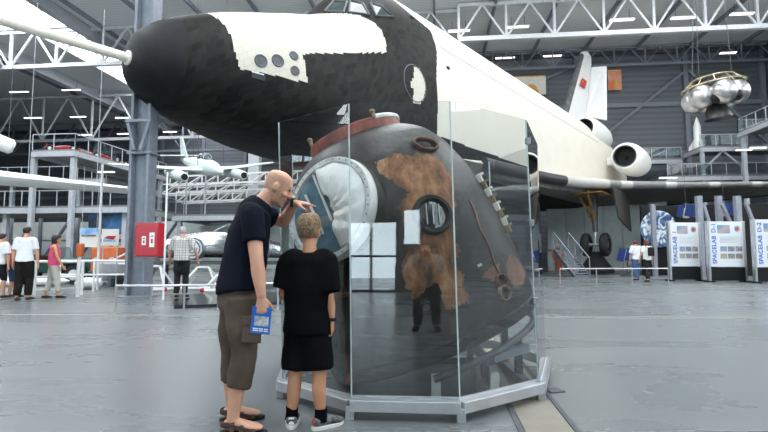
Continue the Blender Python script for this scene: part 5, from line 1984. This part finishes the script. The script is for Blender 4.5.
for k in range(11):
    p = bot.lerp(top, (k + .5) / 11); mb = MB(); mb.box(p, (.26, .9, .04), Matrix((hd, -sd, V((0, 0, 1)))).transposed()); make('tread', mb, 'steel_blue', t)
mb = MB(); mb.box(top + hd * .8, (1.6, 1.2, .08), Matrix((hd, -sd, V((0, 0, 1)))).transposed()); make('landing', mb, 'steel_dark', t)
for q in (-.5, .5):
    mb = MB(); mb.bar(top + hd * 1.2 + sd * q, V((top.x, top.y, 0)) + hd * 1.2 + sd * q, .08); make('landing_post', mb, 'steel_dark', t)

# ---- wall banners far behind
M['banner'] = mat('printed banner warm white', (.85, .8, .7), .6, var=.05)
M['orange_print'] = mat('orange print', (.8, .4, .1), .6, var=.2)
M['banner2'] = mat('printed banner orange', (.75, .45, .3), .6, col2=(.8, .2, .08), vscale=.9)
for (x0, y0, x1, y1, m, lab) in ((508, 75, 546, 94, 'banner', 'pale printed banner on the back wall above the wing root, left of the tail fin'), (606, 72, 618, 92, 'banner2', 'orange printed banner on the back wall right of the rudder')):
    a, b = at(x0, y1, 49.8), at(x1, y0, 49.8)
    cx, cz = (a.x + b.x) / 2, (a.z + b.z) / 2
    t = thing('banner', lab, 'banner', (cx, (51.35 - cx * math.sin(HA)) / math.cos(HA), cz), -HA)
    w_, h_ = b.x - a.x, b.z - a.z
    mb = MB(); mb.box((0, 0, 0), (w_, .08, h_)); pn = make('banner_panel', mb, m, t, world=False)
    mb = MB(); mb.ell((w_ * .12, -.05, -h_ * .2), (w_ * .16, .02, h_ * .26)); mb.ell((w_ * .22, -.05, -h_ * .34), (w_ * .1, .02, h_ * .14)); make('printed_figure', mb, 'orange_print', pn, world=False)
    mb = MB(); mb.box((0, -.045, h_ * .47), (w_, .02, h_ * .06)); make('top_strip', mb, 'orange_print', pn, world=False)

# ---- rocket stage hanging at the right
M['tank'] = mat('silver tank metal', (.42, .42, .43), .32, metal=.85, var=.2, vscale=3)
M['bell'] = mat('dark nozzle metal', (.05, .05, .05), .35, metal=.6, var=.3)
M['goldring'] = mat('gilded frame', (.45, .38, .24), .35, metal=.6, var=.2)
rc = at(714, 92, 31)
t = thing('rocket_stage', 'rocket stage of silver ball tanks in a gilded ring hanging at the right', 'rocket stage', rc)
Rt = Matrix.Rotation(-.12, 3, 'Y')
def rp(x, y, z): return rc + Rt @ V((x, y, z))
mb = MB(); mb.tube([rp(1.75 * math.cos(2 * PI * k / 48), 1.75 * math.sin(2 * PI * k / 48), .35) for k in range(48)], .05, 8, closed=True); make('ring', mb, 'goldring', t, smooth=True)
mb = MB(); mb.tube([rp(1.2 * math.cos(2 * PI * k / 48), 1.2 * math.sin(2 * PI * k / 48), .85) for k in range(48)], .045, 8, closed=True); make('ring', mb, 'goldring', t, smooth=True)
for k in range(12):
    a = 2 * PI * k / 12
    mb = MB(); mb.bar(rp(1.75 * math.cos(a), 1.75 * math.sin(a), .35), rp(1.2 * math.cos(a), 1.2 * math.sin(a), .85), .04); make('ring_strut', mb, 'goldring', t)
for k in range(6):
    a = 2 * PI * k / 6 + .35
    mb = MB(); mb.ell(rp(1.14 * math.cos(a), 1.14 * math.sin(a), -.32), (.74, .74, .74), None, 28, 18); make('ball_tank', mb, 'tank', t, smooth=True)
for a in (-1.1, -2.2):
    mb = MB(); mb.ell(rp(1.1 * math.cos(a), 1.3 * math.sin(a), -.62), (.36, .36, .36), None, 20, 14); make('dark_tank', mb, 'black', t, smooth=True)
mb = MB(); mb.lathe([(.4, -.5), (.45, -.8), (.6, -1.1), (.78, -1.55), (.82, -1.75), (.78, -1.74), (.3, -.7)], rc, Rt, 32, cap1=False); make('nozzle', mb, 'bell', t, smooth=True)
mb = MB(); mb.lathe([(.75, -.5), (.9, .0), (1.0, .5), (1.0, .8), (.4, .95)], rc, Rt, 24); make('core', mb, 'bell', t, smooth=True)
for x, y in ((-1.3, 0), (1.3, 0), (0, 1.3)):
    mb = MB(); mb.tube([rp(x, y, .6), V((rc.x + x * .6, rc.y + y, ROOF - .2))], .018, 5); make('wire', mb, 'steel_dark', t)
p = at(697, 130, 44.4); z0 = zq2 + .012
t = thing('rocket_model', 'small white rocket model standing on the far right gallery', 'model', (p.x, p.y, z0))
mb = MB(); mb.lathe([(.45, 0), (.42, .8), (.3, 1.1), (.3, 2.2), (.12, 2.8), (.01, 3.1)], (p.x, p.y, z0 + .01), None, 20); make('rocket_body', mb, 'white', t, smooth=True)
for k in range(3):
    a = 2 * PI * k / 3 + .3; mb = MB(); e = V((math.cos(a), math.sin(a), 0)); o = V((p.x, p.y, z0))
    mb.prism([o + e * .4, o + e * .75, o + e * .7 + V((0, 0, .4)), o + e * .38 + V((0, 0, .9))], e.cross(V((0, 0, 1))) * .05); make('tail_fin', mb, 'white', t)

# ---- pale green jet hanging at the left
M['jet'] = mat('pale grey green aircraft paint', (.62, .70, .68), .4, var=.04)
M['canopy'] = mat('dark canopy glazing', (.06, .08, .09), .1, spec=.7)
jc = at(203, 167, 36)
jh = V((.64, -.75, -.17)).normalized()       # nose heading
t = thing('jet_plane', 'pale grey green jet plane with two engine pods hanging at the left under the roof', 'aircraft', jc)
jr = (jh.cross(V((0, 0, 1))).normalized() + V((0, 0, -.13))).normalized()
jr = (jr - jh * jr.dot(jh)).normalized()      # its right wing side
ju = jr.cross(jh)
JR = Matrix((jh, -jr, ju)).transposed()
def jp(x, y, z): return jc + JR @ V((x, y, z))    # x ahead, y to its left
mb = MB()
mb.tube([jp(3.6, 0, -.25), jp(3.3, 0, -.2), jp(2.2, 0, -.05), jp(.6, 0, .05), jp(-1.2, 0, .1), jp(-3.0, 0, .25), jp(-4.6, 0, .45)], [(.05, .05), (.22, .22), (.5, .42), (.66, .5), (.6, .48), (.36, .32), (.12, .1)], 20, ref=ju)
make('fuselage', mb, 'jet', t, smooth=True)
mb = MB(); mb.tube([jp(1.5, 0, .5), jp(.9, 0, .68), jp(.2, 0, .75), jp(-.5, 0, .62), jp(-.9, 0, .45)], [(.1, .12), (.24, .28), (.28, .3), (.24, .28), (.1, .12)], 14, ref=ju); cn = make('canopy', mb, 'canopy', t, smooth=True)
for x in (.95, .45, -.1):
    mb = MB(); mb.tube([jp(x, .3 * math.cos(a), .62 + .36 * math.sin(a)) for a in [PI * k / 8 for k in range(9)]], .025, 5); make('canopy_frame', mb, 'jet', cn)
for s in (-1, 1):
    mb = MB(); mb.loft([[jp(x, y, z + dz) for x, dz in ((c0_, 0), (c0_ - .2 * c_, .1 * c_), (c0_ - c_, 0), (c0_ - .3 * c_, -.06 * c_))] for y, z, c0_, c_ in ((.3 * s, -.2, 1.2, 2.3), (2.2 * s, -.1, .7, 1.8), (6.0 * s, .25, -.6, .8))]); make('wing', mb, 'jet', t)
    mb = MB(); mb.tube([jp(2.3, 2.1 * s, -.55), jp(2.2, 2.1 * s, -.55), jp(1.2, 2.1 * s, -.5), jp(-.4, 2.1 * s, -.45), jp(-1.5, 2.1 * s, -.4)], [.27, .32, .38, .34, .2], 18); pd = make('engine_pod', mb, 'jet', t, smooth=True)
    mb = MB(); mb.tube([jp(2.33, 2.1 * s, -.55), jp(2.2, 2.1 * s, -.55)], .22, 16); make('intake', mb, 'duct', pd)
    mb = MB(); mb.loft([[jp(x, y, .75 + dz) for x, dz in ((c0_, 0), (c0_ - .3 * c_, .05), (c0_ - c_, 0), (c0_ - .3 * c_, -.05))] for y, c0_, c_ in ((.05 * s, -3.6, 1.1), (2.0 * s, -4.0, .55))]); make('tailplane', mb, 'jet', t)
mb = MB(); mb.prism([jp(-3.0, .05, .35), jp(-4.2, .05, 2.2), jp(-4.75, .05, 2.2), jp(-4.7, .05, .4)], -jr * -.1); make('fin', mb, 'jet', t, bevel=.03)
for x, y in ((1.5, .9), (1.5, -.9), (-2, 0)):
    mb = MB(); mb.tube([jp(x, y, .2), V((jp(x, y, 0).x, jp(x, y, 0).y, ROOF - .2))], .022, 5); make('wire', mb, 'steel_dark', t)

# ---- long white wing and white tube at the left
mb = MB()
a, b = at(-30, 175, 20), at(137, 191, 21.5)
rings = []
for k in range(13):
    tt = k / 12; p = a.lerp(b, tt); c_ = .33 * (1 - .62 * tt)
    rings.append([p + V((0, 1.0 * math.cos(q), c_ * math.sin(q))) for q in [2 * PI * j / 16 for j in range(16)]])
mb.loft(rings)
t = thing('glider_wing', 'long white glider wing spanning the left side below the gallery', 'aircraft wing', a)
make('wing_panel', mb, 'white', t, smooth=True)
for tt in (.3, .72):
    p = a.lerp(b, tt); mb = MB(); mb.tube([p + V((0, .3, .1)), V((p.x, p.y + .3, zt + 4))], .012, 5); make('wire', mb, 'steel_light', t)
mb = MB(); a = at(-15, 137, 30); b = at(14, 148, 31); mb.tube([a, b - (b - a) * .1, b], [.5, .48, .3], 16)
t = thing('hanging_tube', 'short white tube hanging at the left picture edge beside the gallery', 'tube', a)
make('tube_body', mb, 'white', t, smooth=True)
for tt in (.2, .8):
    p = a.lerp(b, tt); mb = MB(); mb.tube([p + V((0, 0, .3)), V((p.x, p.y, ROOF - .1))], .02, 5); make('wire', mb, 'steel_dark', t)

# ---- white lattice girders under the jet
def lattice(px0, py0, px1, py1, Y, dz, n_, lab, w_=.12, m='steel_white', dy=1.2):
    a, b = at(px0, py0, Y), at(px1, py1, Y)
    t = thing('lattice_girder', lab, 'girder', (a + b) / 2)
    off = [V((0, 0, 0)), V((0, 0, dz)), V((0, dy, 0))]
    for o in off:
        mb = MB(); mb.bar(a + o, b + o, w_); make('chord', mb, m, t)
    for k in range(n_):
        p, q_ = a.lerp(b, k / n_), a.lerp(b, (k + 1) / n_)
        mb = MB(); mb.bar(p, q_ + off[1], w_ * .7); make('lacing_bar', mb, m, t)
        mb = MB(); mb.bar(p + off[1], p, w_ * .7); make('lacing_bar', mb, m, t)
        mb = MB(); mb.bar(p + off[2], q_ + off[1], w_ * .7); make('lacing_bar', mb, m, t)
lattice(170, 186, 345, 178, 42.6, .8, 11, 'white lattice girder just under the hanging jet')
lattice(176, 202, 345, 196, 40.3, .8, 12, 'white lattice girder over the long gallery, lowest of three')
lattice(160, 194, 345, 188, 46.6, .9, 10, 'white lattice girder between two others, furthest back')
for px, Y, lab in ((186, 39.4, 'thin grey mast rising behind the bald man, left of the two'), (205, 39.4, 'thin grey mast rising behind the bald man, right of the two')):
    p = at(px, 210, Y); mb = MB(); mb.tube([(p.x, p.y, at(215, 214, 36).z + .01), (p.x, p.y, at(px, 165, Y).z)], .07, 8); tag(make('mast', mb, 'steel_light', smooth=True), lab, 'mast')

# ---- silver streamlined car on a low stand
M['silver'] = mat('polished silver bodywork', (.6, .61, .62), .2, metal=.85)
sc = at(218, 252, 17.2)
t = thing('streamlined_car', 'silver streamlined racing car with a covered wheel behind the checked-shirt man', 'car', (sc.x, sc.y, 0))
Z0 = at(228, 262, 17.2).z
mb = MB()
rings = []
for k in range(25):
    tt = k / 24; x = -2.1 + 4.8 * tt
    hh = .98 * (math.sin(PI * min(1, tt * .86 + .10)) ** .55); ww = .8 * (math.sin(PI * min(1, tt * .9 + .06)) ** .5)
    ring = []
    for j in range(24):
        q = 2 * PI * j / 24; cs, sn = math.cos(q), math.sin(q)
        ring.append(V((sc.x + x, sc.y + ww * math.copysign(abs(cs) ** .7, cs), Z0 + .12 + hh * .45 + (hh * .5 if sn > 0 else hh * .42) * math.copysign(abs(sn) ** .75, sn))))
    rings.append(ring)
mb.loft(rings)
make('bodywork', mb, 'silver', t, smooth=True)
for x in (-.55, 1.6):
    mb = MB(); mb.tube([(sc.x + x, sc.y - .86, Z0 + .45), (sc.x + x, sc.y - .6, Z0 + .45)], [.36, .38], 28)
    w_ = make('wheel_cover', mb, 'alu', t, smooth=True)
    for r_ in (.14, .24, .34):
        mb = MB(); mb.tube([(sc.x + x + r_ * math.cos(2 * PI * k / 28), sc.y - .87, Z0 + .45 + r_ * math.sin(2 * PI * k / 28)) for k in range(28)], .018, 6, closed=True); make('cover_ring', mb, 'steel_dark', w_, smooth=True)
mb = MB(); mb.tube([(sc.x - .1, sc.y, Z0 + 1.0), (sc.x + .4, sc.y, Z0 + 1.12), (sc.x + 1.2, sc.y, Z0 + 1.0)], [(.1, .2), (.2, .42), (.1, .3)], 14); make('cockpit_cover', mb, 'canopy', t, smooth=True)
mb = MB(); mb.box((sc.x + .2, sc.y, Z0 - .02), (5.2, 2.0, .1)); st = make('stand_top', mb, 'steel_dark', t)
for x in (-2.1, 2.4):
    for y in (-.8, .8):
        mb = MB(); mb.box((sc.x + x, sc.y + y, (Z0 - .07) / 2), (.12, .12, Z0 - .07)); make('stand_leg', mb, 'steel_dark', t)

# ---- low white tubular frames on the floor behind the barrier
def white_frame(x, y, w_, d_, h_, lab, rz=0):
    t = thing('tube_frame', lab, 'frame', (x, y, 0), rz)
    for a, b in (((-w_, -d_, .06), (w_, -d_, .06)), ((-w_, d_, .06), (w_, d_, .06)), ((-w_, -d_, .06), (-w_, d_, .06)), ((w_, -d_, .06), (w_, d_, .06)), ((-w_, -d_, .06), (-w_ * .3, 0, h_)), ((w_, -d_, .06), (w_ * .3, 0, h_)), ((-w_ * .3, 0, h_), (w_ * .3, 0, h_)), ((-w_, d_, .06), (-w_ * .3, 0, h_)), ((w_, d_, .06), (w_ * .3, 0, h_))):
        mb = MB(); mb.tube([a, b], .035, 8); make('tube', mb, 'white', t, world=False, smooth=True)
    for x_ in (-w_, w_):
        mb = MB(); mb.ell((x_, -d_, .07), (.07, .07, .07), None, 10, 8); make('red_cap', mb, 'red', t, world=False, smooth=True)
for px, Y, w_, d_, h_, lab in ((155, 15.6, .5, .4, .75, 'white tube frame with red caps on the floor left of the checked-shirt man'), (203, 16.2, .6, .4, .7, 'white tube frame with red caps under the silver car, right of the checked-shirt man'), (222, 15.1, .45, .35, .5, 'small white tube frame with red caps just left of the bald man\'s waist')):
    p = at(px, 270, Y); white_frame(p.x, p.y, w_, d_, h_, lab)

# ---- white rails, green car and signs at the far left
for y_, Y, x0, x1, lab in ((0, 13.6, -12, 83, 'white double rail barrier behind the visitors at the left'), (0, 15.2, 60, 128, 'white double rail barrier in front of the orange machine')):
    a, b = at(x0, 265, Y), at(x1, 265, Y + .3)
    barrier(lab, [(a.x, a.y), (b.x, b.y)], .92, 'white', .035, mid=(.5,), posts=[a, a.lerp(b, .5), b])
for px0, px1, Y, z, lab in ((-20, 70, 17.5, .18, 'long white boat hull lying low behind the visitors at the left'), (75, 104, 16.05, .2, 'long white boat hull lying low in front of the orange machine')):
    a, b = at(px0, 270, Y), at(px1, 270, Y + .4); a.z = b.z = z
    mb = MB(); mb.tube([a, a.lerp(b, .08), a.lerp(b, .5), a.lerp(b, .9), b], [(.02, .03), (.16, .24), (.18, .3), (.14, .22), (.02, .03)], 14, ref=(0, 0, 1)); tag(make('boat_hull', mb, 'white', smooth=True), lab, 'boat')
M['green'] = mat('dark green car paint', (.01, .045, .035), .25)
M['tyre2'] = M['rubber']
gx = at(52, 265, 19.5)
t = thing('vintage_car', 'dark green open vintage car behind the woman in pink', 'car', (gx.x, gx.y, 0))
mb = MB()
prof = [(-1.9, .45), (-1.9, .85), (-1.5, .98), (-.5, 1.0), (-.4, .92), (.4, .9), (.5, 1.0), (1.7, .95), (1.95, .8), (1.95, .4)]
mb.prism([V((gx.x + x, gx.y - .7, z)) for x, z in prof], (0, 1.4, 0)); make('bodywork', mb, 'green', t, bevel=.06)
for x in (-1.25, 1.35):
    for s in (-1, 1):
        mb = MB(); mb.tube([(gx.x + x, gx.y + .72 * s - .09, .36), (gx.x + x, gx.y + .72 * s + .09, .36)], .36, 24); w_ = make('wheel', mb, 'rubber', t, smooth=True)
        mb = MB(); mb.tube([(gx.x + x, gx.y + .72 * s - .1, .36), (gx.x + x, gx.y + .72 * s + .1, .36)], .2, 20); make('hub', mb, 'alu', w_, smooth=True)
        mb = MB(); mb.tube([(gx.x + x - .48, gx.y + .74 * s, .42), (gx.x + x - .3, gx.y + .74 * s, .74), (gx.x + x, gx.y + .74 * s, .82), (gx.x + x + .3, gx.y + .74 * s, .74), (gx.x + x + .48, gx.y + .74 * s, .42)], [(.02, .14)] * 5, 10, ref=(0, 0, 1)); make('mudguard', mb, 'green', t, smooth=True)
mb = MB(); mb.prism([(gx.x + .42, gx.y - .6, 1.0), (gx.x + .42, gx.y + .6, 1.0), (gx.x + .3, gx.y + .6, 1.38), (gx.x + .3, gx.y - .6, 1.38)], (.02, 0, 0)); make('windscreen', mb, 'rail_glass', t)
mb = MB(); mb.tube([(gx.x + .42, gx.y - .62, 1.0), (gx.x + .3, gx.y - .62, 1.4), (gx.x + .3, gx.y + .62, 1.4), (gx.x + .42, gx.y + .62, 1.0)], .02, 6); make('screen_frame', mb, 'inox', t)
mb = MB(); mb.box((gx.x - .6, gx.y, 1.0), (.5, 1.2, .22)); make('seat', mb, 'leather', t, bevel=.05)

# white post with an orange box
q = floor_at(77.5, 297)
t = thing('sign_post', 'white post carrying an orange box beside the hanging sign at the left', 'post', (q.x, q.y, 0))
mb = MB(); mb.tube([(q.x, q.y, 0), (q.x, q.y, at(77, 255, q.y).z)], .05, 10); make('pole', mb, 'white', t, smooth=True)
zz = at(77, 250, q.y).z; mb = MB(); mb.box((q.x + .03, q.y - .02, zz), (.14, .14, .34)); make('call_box', mb, 'orange', t, bevel=.01)
# hanging signs
M['skyblue'] = mat('printed blue sky', (.1, .3, .62), .5, col2=(.45, .6, .75), vscale=3)
M['signwhite'] = mat('printed pale sheet', (.72, .7, .66), .5)
M['sunset'] = mat('printed sunset backdrop', (.05, .2, .45), .5, col2=(.02, .03, .06), vscale=1.2)
a, b = at(79.5, 247, 15.8), at(98.5, 228, 15.8)
t = thing('hanging_sign', 'sign with blue sky picture above a pale sheet hanging beside the orange box', 'sign', ((a.x + b.x) / 2, 15.8, a.z))
mb = MB(); mb.box(((a.x + b.x) / 2, 15.8, (a.z + b.z) / 2), (b.x - a.x, .03, b.z - a.z)); sp = make('panel', mb, 'signwhite', t)
mb = MB(); mb.box(((a.x + b.x) / 2, 15.78, b.z - .11), (b.x - a.x, .02, .22)); make('sky_picture', mb, 'skyblue', sp)
mb = MB(); mb.box(((a.x + b.x) / 2, 15.775, b.z - .24), ((b.x - a.x) * .8, .02, .05)); make('desert_strip', mb, 'tan', sp)
for x in (a.x + .05, b.x - .05):
    mb = MB(); mb.tube([(x, 15.8, b.z), (x, 15.8, zl - .4)], .008, 5); make('wire', mb, 'steel_light', t)
a, b = at(101.5, 246, 16.6), at(119, 229, 16.6)
t = thing('poster', 'poster with a red and white boat picture standing above the orange machine', 'poster', ((a.x + b.x) / 2, 16.6, a.z))
mb = MB(); mb.box(((a.x + b.x) / 2, 16.6, (a.z + b.z) / 2), (b.x - a.x, .03, b.z - a.z)); sp = make('panel', mb, 'signwhite', t)
cx, cz = (a.x + b.x) / 2, (a.z + b.z) / 2
mb = MB(); mb.prism([(cx - .2, 16.58, cz - .02), (cx + .12, 16.58, cz - .08), (cx + .2, 16.58, cz + .05), (cx - .05, 16.58, cz + .06)], (0, -.01, 0)); make('boat_picture', mb, 'red', sp)
mb = MB(); mb.prism([(cx - .22, 16.58, cz - .13), (cx + .2, 16.58, cz - .13), (cx + .2, 16.58, cz - .085), (cx - .2, 16.58, cz - .03)], (0, -.01, 0)); make('wave_picture', mb, 'skyblue', sp)
for x in (a.x + .04, b.x - .04):
    mb = MB(); mb.tube([(x, 16.62, a.z), (x, 16.62, .02)], .02, 6); make('leg', mb, 'steel_light', t)
q = at(111, 255, 18.6)
t = thing('orange_machine', 'orange boxy vehicle front below the boat poster', 'vehicle', (q.x, q.y, 0))
mb = MB(); mb.box((q.x, q.y, .95), (1.0, .9, .9)); make('cab', mb, 'orange', t, bevel=.06)
mb = MB(); mb.box((q.x, q.y, .35), (1.1, 1.0, .35)); make('bumper', mb, 'steel_dark', t, bevel=.03)
for s in (-1, 1):
    mb = MB(); mb.tube([(q.x + .28 * s, q.y - .48, .9), (q.x + .28 * s, q.y - .42, .9)], .12, 16); make('headlamp', mb, 'steel_light', t, smooth=True)
    mb = MB(); mb.tube([(q.x + .42 * s, q.y - .3, .22), (q.x + .56 * s, q.y - .3, .22)], .22, 18); make('wheel', mb, 'rubber', t, smooth=True)
q = at(128, 262, 17.6)
t = thing('speedboat', 'silver and white open speedboat right of the orange machine', 'boat', (q.x, q.y, 0))
mb = MB(); mb.loft([[V((q.x + x, q.y + w_ * c_, .35 + z_)) for c_, z_ in ((-1, .45), (-.6, .05), (0, -.1), (.6, .05), (1, .45), (0, .5))] for x, w_ in ((-1.1, .06), (-.7, .35), (0, .55), (.8, .55))]); make('hull', mb, 'alu', t, bevel=.02)
mb = MB(); mb.tube([(q.x - .5, q.y - .3, .85), (q.x - .1, q.y, 1.15), (q.x + .7, q.y + .1, 1.15)], .03, 6); make('windscreen_frame', mb, 'inox', t)
for x in (-.4, .5):
    mb = MB(); mb.box((q.x + x, q.y, .14), (.1, .8, .28)); make('trestle', mb, 'steel_dark', t)
a, b = at(88, 242, 33), at(132, 214, 33)
mb = MB(); mb.box(((a.x + b.x) / 2, 33, (a.z + b.z) / 2), (b.x - a.x, .1, b.z - a.z)); tag(make('backdrop', mb, 'sunset'), 'large dark blue sunset picture behind the hanging signs', 'picture')
mb = MB(); mb.box(((a.x + b.x) / 2, 32.9, a.z + .35), (b.x - a.x, .08, .3)); tag(make('backdrop_strip', mb, 'banner2'), 'orange horizon strip along the foot of the sunset picture', 'picture')
# slim white poles by the column
q = floor_at(163, 303); mb = MB(); mb.tube([(q.x, q.y, 0.07), (q.x, q.y, at(163, 172, q.y).z)], .022, 8); tag(make('pole', mb, 'steel_white', smooth=True), 'tall slim white pole just right of the big steel column', 'pole')
q = floor_at(97, 290); mb = MB(); mb.tube([(q.x, q.y, 0), (q.x, q.y, zl - .3)], .04, 8); tag(make('pole', mb, 'steel_white', smooth=True), 'slim pale pole beside the hanging sign at the left', 'pole')

# ---- red racing cars on the upper gallery
def race_car(loc, rz, lab):
    t = thing('racing_car', lab, 'racing car', loc, rz)
    mb = MB(); mb.tube([(-1.6, 0, .35), (-1.2, 0, .4), (0, 0, .5), (.7, 0, .42), (1.9, 0, .25)], [(.3, .25), (.34, .4), (.3, .4), (.22, .28), (.08, .1)], 14, ref=(0, 0, 1)); make('bodywork', mb, 'red', t, world=False, smooth=True)
    for x, r_ in ((-1.2, .34), (1.2, .32)):
        for s in (-1, 1):
            mb = MB(); mb.tube([(x, .62 * s, r_), (x, .9 * s, r_)], r_, 20); w_ = make('wheel', mb, 'rubber', t, world=False, smooth=True)
            mb = MB(); mb.tube([(x, .60 * s, r_), (x, .92 * s, r_)], r_ * .55, 16); make('hub', mb, 'white', w_, world=False, smooth=True)
        mb = MB(); mb.tube([(x, -.62, r_), (x, .62, r_)], .04, 8); make('axle', mb, 'steel_dark', t, world=False)
    mb = MB(); mb.box((-1.75, 0, .85), (.4, 1.1, .05)); mb.box((-1.7, .5, .65), (.3, .03, .4)); mb.box((-1.7, -.5, .65), (.3, .03, .4)); make('rear_wing', mb, 'red', t, world=False)
    mb = MB(); mb.box((1.95, 0, .16), (.35, 1.5, .05)); make('front_wing', mb, 'white', t, world=False)
    for ch in list(t.children) + [g for c_ in t.children for g in c_.children]:
        ch.data.transform(Matrix.Scale(.66, 4))
    return t
rc0 = race_car(H(uR - 1.5, v0 + 1.2, zt + .005), -HA + .1, 'red racing car at the front corner of the upper left gallery')
for du, dv, r_, lab in ((-1.1, 4.2, 1.2, 'red racing car second from the front along the upper left gallery railing'), (-1.1, 7.6, 1.2, 'red racing car furthest back on the upper left gallery')):
    dup(rc0, H(uR + du, v0 + dv, zt + .005), -HA + r_, lab)
